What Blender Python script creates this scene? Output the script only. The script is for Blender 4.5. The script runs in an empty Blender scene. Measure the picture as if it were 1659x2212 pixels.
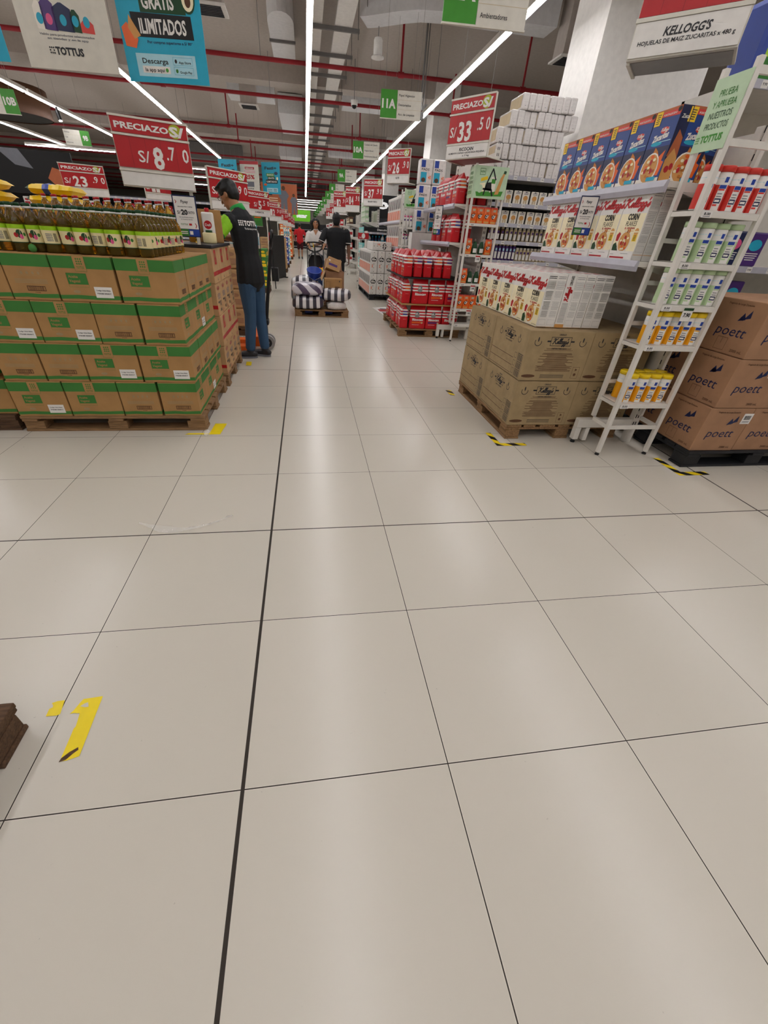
import bpy, bmesh, math, random
from math import sin, cos, pi, radians
from mathutils import Vector as V, Matrix, noise as mnoise
from mathutils.bvhtree import BVHTree
random.seed(7)
S = bpy.context.scene
COL = S.collection
# ------------------------------------------------------------------ camera
yaw, pitch, roll = 0.16981, 0.60306, 0.06197
fw = V((sin(yaw)*cos(pitch), cos(yaw)*cos(pitch), -sin(pitch)))
r0 = V((cos(yaw), -sin(yaw), 0)); u0 = r0.cross(fw)
rt = r0*cos(roll) + u0*sin(roll); up = u0*cos(roll) - r0*sin(roll)
cam = bpy.data.cameras.new('camera'); cam_o = bpy.data.objects.new('camera', cam); COL.objects.link(cam_o)
cam.sensor_fit = 'HORIZONTAL'; cam.sensor_width = 36; cam.lens = 857.51/1659*36
cam.shift_x = 0.01769; cam.shift_y = -0.0022; cam.clip_start = 0.05; cam.clip_end = 200
mw = Matrix((rt, up, -fw)).transposed().to_4x4(); mw.translation = (0.2276, -0.508, 1.2988)
cam_o.matrix_world = mw
S.camera = cam_o
# ------------------------------------------------------------------ world, light levels, exposure
W = bpy.data.worlds.new('world'); S.world = W; W.use_nodes = True
W.node_tree.nodes['Background'].inputs[0].default_value = (0.9, 0.95, 1, 1)
W.node_tree.nodes['Background'].inputs[1].default_value = 0.05
STRIP_POWER = 25.0
S.view_settings.view_transform = 'Standard'; S.view_settings.look = 'None'
S.view_settings.gamma = 1; S.view_settings.use_curve_mapping = False
S.view_settings.exposure = 0.0
S.cycles.max_bounces = 7; S.cycles.diffuse_bounces = 4; S.cycles.glossy_bounces = 3
S.cycles.transmission_bounces = 5; S.cycles.transparent_max_bounces = 6
S.cycles.caustics_reflective = False; S.cycles.caustics_refractive = False
S.cycles.sample_clamp_indirect = 6
# ------------------------------------------------------------------ materials
def lin(h):
    h = h.lstrip('#'); o = []
    for i in (0, 2, 4):
        c = int(h[i:i+2], 16)/255; o.append(c/12.92 if c <= .04045 else ((c+.055)/1.055)**2.4)
    return o
MATS = {}
def mat(name, hexc, rough=.5, metal=0, nz=.07, ns=14, bump=0, trans=0, ior=1.45, emit=0, spec=.5, stretch=(1,1,1), alpha=1):
    m = bpy.data.materials.new(name); m.use_nodes = True; nt = m.node_tree; b = nt.nodes['Principled BSDF']
    c = lin(hexc)
    tc = nt.nodes.new('ShaderNodeTexCoord'); mp = nt.nodes.new('ShaderNodeMapping'); mp.inputs['Scale'].default_value = stretch
    nt.links.new(tc.outputs['Object'], mp.inputs[0])
    no = nt.nodes.new('ShaderNodeTexNoise'); no.inputs['Scale'].default_value = ns; no.inputs['Detail'].default_value = 3
    nt.links.new(mp.outputs[0], no.inputs['Vector'])
    cr = nt.nodes.new('ShaderNodeValToRGB'); cr.color_ramp.elements[0].position = .3; cr.color_ramp.elements[1].position = .7
    cr.color_ramp.elements[0].color = [x*(1-nz) for x in c]+[1]; cr.color_ramp.elements[1].color = [min(1, x*(1+nz)) for x in c]+[1]
    nt.links.new(no.outputs[0], cr.inputs[0]); nt.links.new(cr.outputs[0], b.inputs['Base Color'])
    b.inputs['Roughness'].default_value = rough; b.inputs['Metallic'].default_value = metal
    b.inputs['IOR'].default_value = ior; b.inputs['Transmission Weight'].default_value = trans
    b.inputs['Specular IOR Level'].default_value = spec; b.inputs['Alpha'].default_value = alpha
    if emit:
        nt.links.new(cr.outputs[0], b.inputs['Emission Color']); b.inputs['Emission Strength'].default_value = emit
    if bump:
        bp = nt.nodes.new('ShaderNodeBump'); bp.inputs['Strength'].default_value = bump; bp.inputs['Distance'].default_value = .01
        nt.links.new(no.outputs[0], bp.inputs['Height']); nt.links.new(bp.outputs[0], b.inputs['Normal'])
    MATS[name] = m; return m
PAL = dict(white=('e6e3de',.45), offwhite=('d8d4c8',.5), steelwhite=('dcd8d0',.35), grey=('8c8a88',.5), lilac=('b6b5c0',.35), dark=('26262a',.5),
  black=('0c0c0e',.5), red=('b3181f',.4), deepred=('7d1018',.45), bagred=('c21420',.32), green=('3f8f2c',.45), darkgreen=('12401f',.45), cardgreen=('3c7a34',.75),
  lime=('a9d62a',.45), olive=('a8b021',.4), mint=('bdd6b4',.45), yellow=('f0c81e',.4), tapeyellow=('f2d90f',.35), orange=('e8641a',.35), pink=('e0568c',.4),
  blue=('1f3f9a',.4), navy=('16204a',.4), skyblue=('1fa4c4',.45), paleblue=('a9d6e2',.45), aqua=('7fd0cc',.4), purple=('4a2a72',.35), cream=('f3e9c4',.4),
  card=('a98150',.85), cardlight=('b99468',.85), cardpink=('a17a5c',.85), kraftgrey=('a08a66',.85), skin=('a3714f',.5), skindark=('6a4632',.5),
  hair=('0d0b0b',.45), jeans=('33506f',.85), brown=('5a3a24',.6), beige=('c9b795',.6), cable=('6f6c6a',.5), pipered=('8e1420',.4), duct=('dcdcde',.6), ceil=('b5aca4',.85),
  tan=('d49a55',.5), flake=('c77a2e',.5), berry=('b4202a',.4), bowl=('ece6da',.3), rubber=('1a1a1a',.7), steel=('9a9a9c',.35), greytext=('6e7078',.6), labelgreen=('9ac71d',.4),
  labelcream=('e6d8a6',.4), canyellow=('eaa40e',.35), cangreen=('b9d0a4',.35), canred=('d23a30',.35), lidyellow=('f2cf1c',.35), terracotta=('b0603a',.6), zblue=('1c3f86',.35), znavy=('141d48',.35), pocket=('2c4663',.85), oilgold=('c79a2c',.3))
for k, (h, r) in PAL.items(): mat(k, h, r, nz=.05 if k not in ('card','cardlight','cardpink','kraftgrey') else .09, ns=9 if 'card' in k else 14)
mat('oil', 'efc85a', .03, trans=.93, ior=1.36, nz=.03); mat('clear', 'f0f0ee', .12, trans=.85, ior=1.3, nz=.02)
mat('film', 'dcd7d4', .2, nz=.08, ns=30, bump=.45, spec=.8); mat('plastic_wrap', 'f2f2f0', .15, nz=.05, ns=40, bump=.6, alpha=.28, spec=.9)
mat('wood', '8a6a48', .8, nz=.35, ns=9, bump=.25, stretch=(1.2, 14, 14)); mat('wooddark', '553e2b', .85, nz=.4, ns=9, bump=.3, stretch=(1.2, 14, 14))
mat('palletblack', '1b1c20', .6, nz=.2); mat('lamp', 'fffcfd', .5, nz=.0, emit=STRIP_POWER); mat('spotglow', 'fff0e4', .5, nz=0, emit=14); mat('signglow', '76cf2a', .5, nz=.02, emit=.22); mat('farlamp', 'fff8f4', .5, nz=0, emit=9)
mat('signletters', 'ffffff', .5, nz=0, emit=.35); mat('coolglow', 'bfe6f5', .4, nz=.02, emit=.7)
mat('denim2', '2a3f66', .85, nz=.2, ns=30); mat('cloth', '101216', .8, nz=.2, ns=40, bump=.1); mat('teewhite', 'dedad6', .8, nz=.05, ns=30, bump=.1); mat('sleeve', '8fd123', .7, nz=.08, ns=30, bump=.1)
mat('collar', '12923c', .7); mat('cuff', '0d5a24', .7); mat('redtee', 'c8222a', .8, nz=.08, ns=30); mat('maroon', '47151f', .8)
def stripe_mat(name, a, b, f, axis, wob=.6):
    m = mat(name, a, .3, spec=.6); nt = m.node_tree; bs = nt.nodes['Principled BSDF']
    w = nt.nodes.new('ShaderNodeTexWave'); w.wave_type = 'BANDS'; w.bands_direction = axis
    w.inputs['Scale'].default_value = f; w.inputs['Distortion'].default_value = wob; w.inputs['Detail'].default_value = 1
    tc = [n for n in nt.nodes if n.type == 'TEX_COORD'][0]; nt.links.new(tc.outputs['Object'], w.inputs[0])
    cr = nt.nodes.new('ShaderNodeValToRGB'); cr.color_ramp.interpolation = 'CONSTANT'
    cr.color_ramp.elements[0].color = lin(a)+[1]; cr.color_ramp.elements[1].color = lin(b)+[1]; cr.color_ramp.elements[1].position = .5
    nt.links.new(w.outputs[0], cr.inputs[0]); nt.links.new(cr.outputs[0], bs.inputs['Base Color'])
stripe_mat('zebra', '3c3946', 'e4e2e4', 2.5, 'X', .8); stripe_mat('zebra_purple', '574a63', 'd6d2da', 2.4, 'DIAGONAL', 2.2); stripe_mat('hazard', '17171a', 'f0d322', 4.4, 'DIAGONAL', 0)
# ------------------------------------------------------------------ mesh helpers
_TX = {}
def text_geo(s, bold=0., shear=0.):
    k = (s, bold, shear)
    if k not in _TX:
        cu = bpy.data.curves.new('t', 'FONT'); cu.body = s; cu.size = 1; cu.resolution_u = 2; cu.offset = bold; cu.shear = shear; cu.fill_mode = 'FRONT'
        o = bpy.data.objects.new('t', cu); me = bpy.data.meshes.new_from_object(o)
        vs = [(v.co.x/.73, v.co.y/.73) for v in me.vertices]; fs = [tuple(p.vertices) for p in me.polygons]
        bpy.data.objects.remove(o); bpy.data.meshes.remove(me); bpy.data.curves.remove(cu)
        x0 = min([v[0] for v in vs] or [0]); x1 = max([v[0] for v in vs] or [1])
        _TX[k] = ([(x-x0, y) for x, y in vs], fs, max(x1-x0, 1e-3))
    return _TX[k]
class MB:
    def __init__(s): s.v = []; s.f = []; s.m = []; s.mats = []; s.sm = []
    def mi(s, m):
        if m not in s.mats: s.mats.append(m)
        return s.mats.index(m)
    def add(s, vs, fs, m, smooth=False):
        n = len(s.v); i = s.mi(m); s.v += [tuple(v) for v in vs]
        for f in fs: s.f.append(tuple(n+k for k in f)); s.m.append(i); s.sm.append(smooth)
        return s
    def box(s, a, b, m, bev=0, M=None):
        x0, y0, z0 = a; x1, y1, z1 = b
        if bev:
            bm = bmesh.new(); bmesh.ops.create_cube(bm, size=1)
            for v in bm.verts: v.co = V(((x0+x1)/2+v.co.x*(x1-x0), (y0+y1)/2+v.co.y*(y1-y0), (z0+z1)/2+v.co.z*(z1-z0)))
            bmesh.ops.bevel(bm, geom=bm.edges[:], offset=bev, segments=2, affect='EDGES', profile=.5)
            bm.verts.index_update(); vs = [v.co.copy() for v in bm.verts]; fs = [[v.index for v in f.verts] for f in bm.faces]; bm.free()
            if M: vs = [M @ v for v in vs]
            return s.add(vs, fs, m)
        vs = [V(p) for p in ((x0,y0,z0),(x1,y0,z0),(x1,y1,z0),(x0,y1,z0),(x0,y0,z1),(x1,y0,z1),(x1,y1,z1),(x0,y1,z1))]
        if M: vs = [M @ v for v in vs]
        return s.add(vs, [(0,3,2,1),(4,5,6,7),(0,1,5,4),(1,2,6,5),(2,3,7,6),(3,0,4,7)], m)
    def tube(s, pts, r, m, n=8, cap=True):
        pts = [V(p) for p in pts]; rs = r if isinstance(r, (list, tuple)) else [r]*len(pts); vs = []; fs = []
        for i, p in enumerate(pts):
            t = (pts[min(i+1, len(pts)-1)]-pts[max(i-1, 0)]).normalized()
            a = t.cross(V((0, 0, 1)) if abs(t.z) < .9 else V((0, 1, 0))).normalized(); b = t.cross(a)
            vs += [p+a*cos(2*pi*k/n)*rs[i]+b*sin(2*pi*k/n)*rs[i] for k in range(n)]
        for i in range(len(pts)-1):
            for k in range(n): fs.append((i*n+k, i*n+(k+1) % n, (i+1)*n+(k+1) % n, (i+1)*n+k))
        s.add(vs, fs, m, True)
        if cap: s.add(vs[:n], [tuple(range(n))], m); s.add(vs[-n:], [tuple(reversed(range(n)))], m)
        return s
    def lathe(s, prof, m, c=(0,0,0), n=16, sq=(1, 1)):
        vs = []; fs = []
        for r, z in prof: vs += [V((c[0]+r*cos(2*pi*k/n)*sq[0], c[1]+r*sin(2*pi*k/n)*sq[1], c[2]+z)) for k in range(n)]
        for i in range(len(prof)-1):
            for k in range(n): fs.append((i*n+k, i*n+(k+1) % n, (i+1)*n+(k+1) % n, (i+1)*n+k))
        return s.add(vs, fs, m, True)
    def build(s, name, parent=None, loc=None, rotz=0):
        me = bpy.data.meshes.new(name); me.from_pydata(s.v, [], s.f)
        for m in s.mats: me.materials.append(MATS[m])
        me.polygons.foreach_set('material_index', s.m); me.polygons.foreach_set('use_smooth', s.sm); me.update()
        o = bpy.data.objects.new(name, me); COL.objects.link(o)
        if parent: o.parent = parent
        if loc: o.location = loc
        if rotz: o.rotation_euler.z = rotz
        return o
class Face:
    """printed graphics on one flat side: u runs right, v runs up, each layer 0.5 mm further out"""
    def __init__(s, mb, O, U, Vv): s.mb = mb; s.O = V(O); s.U = V(U).normalized(); s.W = V(Vv).normalized(); s.N = s.U.cross(s.W)
    def P(s, u, v, l): return s.O+s.U*u+s.W*v+s.N*(.0006*l)
    def poly(s, pts, m, l=1): s.mb.add([s.P(u, v, l) for u, v in pts], [tuple(range(len(pts)))], m); return s
    def rect(s, u0, v0, u1, v1, m, l=1): return s.poly([(u0,v0),(u1,v0),(u1,v1),(u0,v1)], m, l)
    def ell(s, cu, cv, ru, rv, m, l=1, n=18): return s.poly([(cu+ru*cos(2*pi*k/n), cv+rv*sin(2*pi*k/n)) for k in range(n)], m, l)
    def frame(s, u0, v0, u1, v1, t, m, l=1):
        return s.rect(u0,v0,u1,v0+t,m,l).rect(u0,v1-t,u1,v1,m,l).rect(u0,v0,u0+t,v1,m,l).rect(u1-t,v0,u1,v1,m,l)
    def text(s, t, u, v, h, m, w=None, al='l', l=2, bold=.02, shear=0, rot=0):
        vs, fs, tw = text_geo(t, bold, shear); sx = h if w is None else w/tw; W = tw*sx
        o = {'l': 0, 'c': -W/2, 'r': -W}[al]; c, d = cos(rot), sin(rot)
        s.mb.add([s.P(u+(x*sx+o)*c-y*h*d, v+(x*sx+o)*d+y*h*c, l) for x, y in vs], fs, m); return s
    def stroke(s, pts, w, m, l=2):
        for i in range(len(pts)-1):
            a, b = V(pts[i]), V(pts[i+1]); d = (b-a)
            if d.length < 1e-6: continue
            d.normalize(); n = V((-d.y, d.x))*w/2; e = d*w*.25
            s.poly([tuple(a-n-e), tuple(b-n+e), tuple(b+n+e), tuple(a+n-e)], m, l+.1*(i % 2))
        return s
    def lines(s, u0, v0, u1, v1, n, m, l=1, fill=.45, rag=.0):
        for i in range(n):
            v = v0+(v1-v0)*(i+.5)/n; h = (v1-v0)/n*fill/2; k = 1-rag*random.random(); c = (u0+u1)/2; w = (u1-u0)/2*k
            s.rect(c-w, v-h, c+w, v+h, m, l)
        return s
    def bars(s, u0, v0, u1, v1, n, m, l=1):
        rr = random.Random(n)
        for i in range(n):
            u = u0+(u1-u0)*i/n; s.rect(u, v0, u+(u1-u0)/n*(.25+.5*rr.random()), v1, m, l)
        return s
# cursive brand lettering as pen strokes (cap height about 1)
def curl(cx, cy, rx, ry, a0, a1, n=9): return [(cx+rx*cos(radians(a0+(a1-a0)*i/n)), cy+ry*sin(radians(a0+(a1-a0)*i/n))) for i in range(n+1)]
_K = [[(.05,.85),(.2,1.),(.34,.95)]+[(.26,.5),(.18,.05),(.08,-.02)], [(.75,1.02),(.5,.75),(.3,.5)], [(.3,.52),(.48,.3),(.62,.05),(.74,.02),(.84,.14)]]
def _e(x): return [[(x,.2),(x+.14,.28),(x+.22,.42),(x+.15,.5),(x+.05,.38),(x+.03,.16),(x+.12,.02),(x+.3,.16)]]
def _l(x): return [[(x,.14),(x+.16,.5),(x+.26,.95),(x+.2,1.05),(x+.12,.9),(x+.06,.3),(x+.1,.04),(x+.2,.04),(x+.28,.16)]]
def _o(x): return [curl(x+.14, .25, .13, .24, 60, 420)+[(x+.34,.4)]]
def _g(x): return [curl(x+.15, .26, .13, .22, 30, 390)+[(x+.28,.1),(x+.22,-.4),(x+.08,-.5),(x+.02,-.36),(x+.2,-.06),(x+.38,.2)]]
def _s(x): return [[(x,.16),(x+.18,.48),(x+.24,.2),(x+.14,.0),(x+.0,.06)]]
KEL = _K+_e(.84)+_l(1.12)+_l(1.38)+_o(1.64)+_g(1.98)+_g(2.32)+[[(2.8,.98),(2.74,.72)]]+_s(2.78)
def script_k(F, u, v, h, m, w=.1, l=2, sh=.18, width=None):
    sx = h if width is None else width/3.1
    for st in KEL: F.stroke([(u+(x+sh*y)*sx, v+y*h) for x, y in st], w*h, m, l)
# ------------------------------------------------------------------ scene-tree helpers
ORD = ['first','second','third','fourth','fifth','sixth','seventh','eighth','ninth','tenth','eleventh','twelfth','thirteenth','fourteenth','fifteenth','sixteenth','seventeenth','eighteenth','nineteenth','twentieth']
def tag(o, label, cat, group=None, kind=None):
    if label: o['label'] = label
    if cat: o['category'] = cat
    if group: o['group'] = group
    if kind: o['kind'] = kind
    return o
def thing(name, label, cat, loc=(0,0,0), rotz=0, group=None):
    o = bpy.data.objects.new(name, None); COL.objects.link(o); o.location = loc; o.rotation_euler = (0, 0, rotz)
    o.empty_display_size = .05
    return tag(o, label, cat, group)
def struct(name, mb): o = mb.build(name); o['kind'] = 'structure'; return o
KIDS = {}
def dup(root, loc=None, rotz=None, label=None, group=None, rot=None):
    def cp(o, par):
        c = o.copy(); COL.objects.link(c)
        if par: c.parent = par
        for k in o.children: cp(k, c)
        return c
    r = cp(root, None)
    if loc is not None: r.location = loc
    if rotz is not None: r.rotation_euler = (0, 0, rotz)
    if rot is not None: r.rotation_euler = rot
    if label: r['label'] = label
    if group: r['group'] = group
    return r
class Proto:
    """first use moves the original, later uses copy it"""
    def __init__(s, root): s.root = root; s.used = False
    def put(s, loc, rotz=0, label=None, group=None, rot=None):
        if not s.used:
            s.used = True; r = s.root; r.location = loc; r.rotation_euler = rot if rot is not None else (0, 0, rotz)
            if label: r['label'] = label
            if group: r['group'] = group
            return r
        return dup(s.root, loc, rotz, label, group, rot)
# ------------------------------------------------------------------ the setting
def floor_material():
    m = bpy.data.materials.new('floor_tiles'); m.use_nodes = True; nt = m.node_tree; b = nt.nodes['Principled BSDF']; L = nt.links.new
    tc = nt.nodes.new('ShaderNodeTexCoord'); sx = nt.nodes.new('ShaderNodeSeparateXYZ'); L(tc.outputs['Object'], sx.inputs[0])
    def mth(op, a, b_=None, c=None):
        n = nt.nodes.new('ShaderNodeMath'); n.operation = op
        for i, x in enumerate((a, b_, c)):
            if x is None: continue
            if isinstance(x, (int, float)): n.inputs[i].default_value = x
            else: L(x, n.inputs[i])
        return n.outputs[0]
    def line(co, per, off, half):      # 1 on grout
        f = mth('PINGPONG', mth('SUBTRACT', co, off), per/2); return mth('LESS_THAN', f, half)
    thin = mth('MAXIMUM', line(sx.outputs[0], .6, 0, .0016), line(sx.outputs[1], .6, 0, .0016))
    thickx = line(sx.outputs[0], 3.0, 0, .0055); thicky = line(sx.outputs[1], 3.0, 1.2, .0034)
    near = line(sx.outputs[1], 3.0, 0, .0)
    g = mth('MAXIMUM', thin, mth('MAXIMUM', thickx, thicky))
    lip = mth('SUBTRACT', mth('MAXIMUM', line(sx.outputs[0], .6, 0, .0034), line(sx.outputs[1], .6, 0, .0034)), thin)  # pale edge along the joints: a bevel highlight painted into the tile colour
    n1 = nt.nodes.new('ShaderNodeTexNoise'); n1.inputs['Scale'].default_value = 1.3; n1.inputs['Detail'].default_value = 4; L(tc.outputs['Object'], n1.inputs['Vector'])
    wn = nt.nodes.new('ShaderNodeTexWhiteNoise'); wn.noise_dimensions = '2D'; cv = nt.nodes.new('ShaderNodeCombineXYZ')
    L(mth('FLOOR', mth('DIVIDE', sx.outputs[0], .6)), cv.inputs[0]); L(mth('FLOOR', mth('DIVIDE', sx.outputs[1], .6)), cv.inputs[1]); L(cv.outputs[0], wn.inputs['Vector'])
    n2 = nt.nodes.new('ShaderNodeTexNoise'); n2.inputs['Scale'].default_value = 26; n2.inputs['Detail'].default_value = 5; n2.inputs['Roughness'].default_value = .7; L(tc.outputs['Object'], n2.inputs['Vector'])
    spots = mth('GREATER_THAN', n2.outputs[0], .705)
    cr = nt.nodes.new('ShaderNodeValToRGB'); cr.color_ramp.elements[0].color = lin('cac4b7')+[1]; cr.color_ramp.elements[1].color = lin('d2ccc0')+[1]; L(mth('ADD', mth('MULTIPLY', n1.outputs[0], .6), mth('MULTIPLY', wn.outputs[0], .4)), cr.inputs[0])
    def mix(f, a, hexb):
        x = nt.nodes.new('ShaderNodeMix'); x.data_type = 'RGBA'; L(f, x.inputs[0]); L(a, x.inputs[6]); x.inputs[7].default_value = lin(hexb)+[1]; return x.outputs[2]
    c = mix(mth('MULTIPLY', spots, .35), cr.outputs[0], '8a8478'); c = mix(mth('MULTIPLY', lip, .5), c, 'e4ded2'); c = mix(g, c, '2c241c')
    L(c, b.inputs['Base Color']); r = mth('ADD', mth('MULTIPLY', g, .45), mth('ADD', .21, mth('MULTIPLY', n2.outputs[0], .07))); L(r, b.inputs['Roughness'])
    b.inputs['Specular IOR Level'].default_value = .45
    MATS['floor_tiles'] = m
floor_material()
X0, X1, Y0, Y1, ZC = -24, 16, -14, 68, 5.0
mb = MB(); mb.add([(X0,Y0,0),(X1,Y0,0),(X1,Y1,0),(X0,Y1,0)], [(0,1,2,3)], 'floor_tiles'); struct('floor', mb)
mb = MB(); mb.box((X0,Y0,ZC),(X1,Y1,ZC+.2),'ceil'); struct('ceiling', mb)
for nm, a, b_ in (('wall_left',(X0-.2,Y0,0),(X0,Y1,ZC)),('wall_right',(X1,Y0,0),(X1+.2,Y1,ZC)),('wall_back',(X0,Y0-.2,0),(X1,Y0,ZC)),('wall_far',(X0,Y1,0),(X1,Y1+.2,ZC))):
    mb = MB(); mb.box(a, b_, 'offwhite'); struct(nm, mb)
for yb in (-1.8, 6.6, 15., 23.4, 31.8, 40.2, 48.6, 57.):
    mb = MB(); mb.box((X0,yb,4.58),(X1,yb+.55,ZC),'ceil'); struct('ceiling_beam', mb)
for i, (xa, xb, ya) in enumerate(((4.0,5.6,6.5),(4.0,4.7,14.9),(4.0,4.7,23.3),(4.0,4.7,31.7))):
    mb = MB(); mb.box((xa,ya,0),(xb,ya+.85,ZC),'white'); struct('column', mb)
# ------------------------------------------------------------------ lamps of the hall
def ceil_at(y): return 4.58 if any(b-.1 < y < b+.65 for b in (-1.8,6.6,15.,23.4,31.8,40.2,48.6,57.)) else ZC
def strip(xa, ya, xb, yb, z, label, group, lm='lamp'):
    d = V((xb-xa, yb-ya, 0)); Ln = d.length; ang = math.atan2(d.y, d.x)
    t = thing('light_strip', label, 'ceiling light', ((xa+xb)/2, (ya+yb)/2, z), ang, group)
    h = MB(); h.box((-Ln/2,-.045,.0),(Ln/2,.045,.07),'steelwhite'); h.build('housing', t)
    g = MB(); g.box((-Ln/2+.01,-.04,-.022),(Ln/2-.01,.04,-.001),lm); g.build('diffuser', t)
    for k in (-.41, .41):
        w = MB(); w.tube([(Ln*k,0,.0702),(Ln*k,0,ceil_at(ya+(yb-ya)*(k+.5))-z-.002)], .004, 'grey', 5); w.build('suspension_wire', t)
STRIPS = {'right': (3.2, [(-9.4,-3.7),(-3.6,1.9),(2.,7.5),(7.66,13.05),(13.15,18.8),(18.95,24.6),(24.8,28.4),(29.,33),(33.8,37)]),
          'left': (-3.36, [(-9.4,-3.7),(-3.6,1.9),(2.,7.5),(7.6,11.2),(11.3,17.1),(17.25,23.4),(24.4,27.2)]),
          'far left': (-6.47, [(-3.6,1.9),(2.,7.5),(7.6,14.4),(14.5,22.5),(22.7,28)]), 'outermost left': (-9.66, [(2.,7.5),(7.6,15),(15.2,24.7)]),
          'added outer right': (6.4, [(-9.4,-3.7),(-3.6,1.9),(2.,6.9)]), 'leftmost': (-15., [(0,7),(8,15),(16,23)])}  # the outer right row is unseen, added to brighten the column face
for i in range(9): strip(.40, -9.4+5.8*i, .40, -9.4+5.8*(i+1)-.004, 3.8, f'{ORD[i]} length of the continuous white light strip above the centre of the aisle', 'centre light strip')
for nm, (x, segs) in STRIPS.items():
    for i, (a, b_) in enumerate(segs): strip(x, a, x, b_, 3.8, f'white linear ceiling light, {ORD[i]} length of the {nm} row from the camera end', nm+' light strip')
for i, y in enumerate((47, 50, 54, 59.5, 66)): strip(-1.3, y, 3.4, y, 3.8, f'white crosswise light strip over the far end of the hall, {ORD[i]} from the camera', 'crosswise far light strips', 'farlamp')
for i in range(4): strip((-10.6,-5.6,-6.3,-7.6)[i], (22.3,26,30,35.2)[i], (-7.3,-3.8,-4.4,-5)[i], (22.3,26,30,35.2)[i], 3.6, f'white crosswise light strip over the left rear of the hall, {ORD[i]} from the camera', 'crosswise left light strips')
# ------------------------------------------------------------------ pallets
def pallet(x0, y0, x1, y1, label, m='wood', h=.118, group='pallets', runs='x'):
    """deck boards run along x, the three skids run along x too when runs == 'x'"""
    t = thing('pallet', label, 'pallet', ((x0+x1)/2, (y0+y1)/2, 0), 0, group)
    a, b = (x1-x0)/2, (y1-y0)/2
    if runs == 'y': a, b = b, a; t.rotation_euler.z = pi/2
    rr = random.Random(int(x0*100)+int(y0*10))
    for k in range(7):
        w = .1 if k % 2 else .13; y = -b+w/2+(2*b-w)*k/6; mb = MB(); mb.box((-a,y-w/2,h-.02),(a,y+w/2,h),m,.003); mb.build('deck_board', t)
    for x in (-a+.055, 0, a-.055): mb = MB(); mb.box((x-.05,-b,h-.04),(x+.05,b,h-.021),m,.003); mb.build('cross_board', t)
    for y in (-b+.07, 0, b-.07):
        mb = MB(); mb.box((-a,y-.06,0),(a,y+.06,.018),m,.003); mb.build('skid_board', t)
        for x in (-a+.07, 0, a-.07): mb = MB(); mb.box((x-.065,y-.058,.0185),(x+.065,y+.058,h-.0405),m,.004); mb.build('block', t)
    return t
pallet(-1.83, 2.5, -.573, 3.52, 'brown wooden pallet under the cartons with green bands', group='wooden pallets')
pallet(-3.13, 2.52, -1.87, 3.5, 'wooden pallet at the left edge of the photo beside the green-banded cartons', 'wooddark', group='wooden pallets')
pallet(-1.95, 3.58, -.56, 4.58, 'wooden pallet under the cartons with red print', group='wooden pallets')
pallet(-1.87, -.93, -.668, .26, 'dark worn pallet corner at the lower left edge on the floor', 'wooddark', group='wooden pallets')
pallet(1.765, 2.3, 2.765, 3.5, 'wooden pallet under the tall kraft cereal cartons', group='wooden pallets', runs='y')
pallet(1.655, 6.2, 2.66, 7.75, 'wooden pallet under the red dog food bags', group='wooden pallets', runs='x')
pallet(-.011, 7.77, .995, 8.97, 'wooden pallet carrying the striped bundles in mid aisle', group='wooden pallets', runs='x')
pallet(1.735, 10.46, 2.74, 12.85, 'black pallet under the white paper packs', 'palletblack', group='black pallets', runs='y')
pallet(2.935, 1.76, 4.15, 2.7, 'black pallet under the brown cartons at the right edge', 'palletblack', group='black pallets', h=.132)
# ------------------------------------------------------------------ cartons with green bands
def green_face(F, L, h, kind, sticker=False):
    F.rect(0, h*.72, L, h*.97, 'cardgreen', 1)
    F.poly([(0,h*.05),(L*.3,h*.065),(L*.6,h*.05),(L,h*.06),(L,h*.15),(L*.6,h*.135),(L*.3,h*.15),(0,h*.135)], 'cardgreen', 1)
    if kind == 'long':
        F.rect(L*.38, h*.66, L*.57, h*1.0-.002, 'card', 2).frame(L*.38, h*.66, L*.57, h*.995, .0012, 'cardgreen', 3)
        for i in range(3):
            for j in range(3): F.ell(L*(.44+.035*i), h*(.82+.05*j), .0045, .0045, 'cardgreen', 3, 8)
        F.text('TOTTUS', L*.475, h*.72, h*.05, 'cardgreen', w=L*.12, al='c', l=3)
        F.rect(L*.2, h*.38, L*.53, h*.62, 'cardgreen', 1).text('Aceite', L*.225, h*.52, h*.06, 'card', l=2).text('Vegetal', L*.225, h*.425, h*.06, 'card', l=2)
        F.frame(L*.2, h*.32, L*.53, h*.62, .001, 'cardgreen', 1); F.ell(L*.3, h*.22, L*.06, h*.035, 'kraftgrey', 1)
        if sticker:
            F.rect(L*.6, h*.1, L*.9, h*.34, 'white', 3); F.text('Codigo Unico Bulto', L*.63, h*.25, h*.03, 'dark', w=L*.24, l=4); F.text('7750380 0004417', L*.63, h*.18, h*.03, 'dark', w=L*.24, l=4, bold=.03)
    else:
        F.lines(L*.15, h*.36, L*.85, h*.46, 3, 'kraftgrey', 1)
        F.frame(L*.28, h*.53, L*.78, h*.64, .0012, 'kraftgrey', 1)
        for k in range(4): F.ell(L*(.35+.12*k), h*.585, .008, .009, 'kraftgrey', 1, 6)
        F.frame(L*.36, h*.2, L*.76, h*.31, .004, 'brown', 1).bars(L*.4, h*.215, L*.72, h*.295, 16, 'brown', 1); F.text('7750380', L*.5, h*.155, h*.025, 'brown', w=L*.12, l=1)
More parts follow.
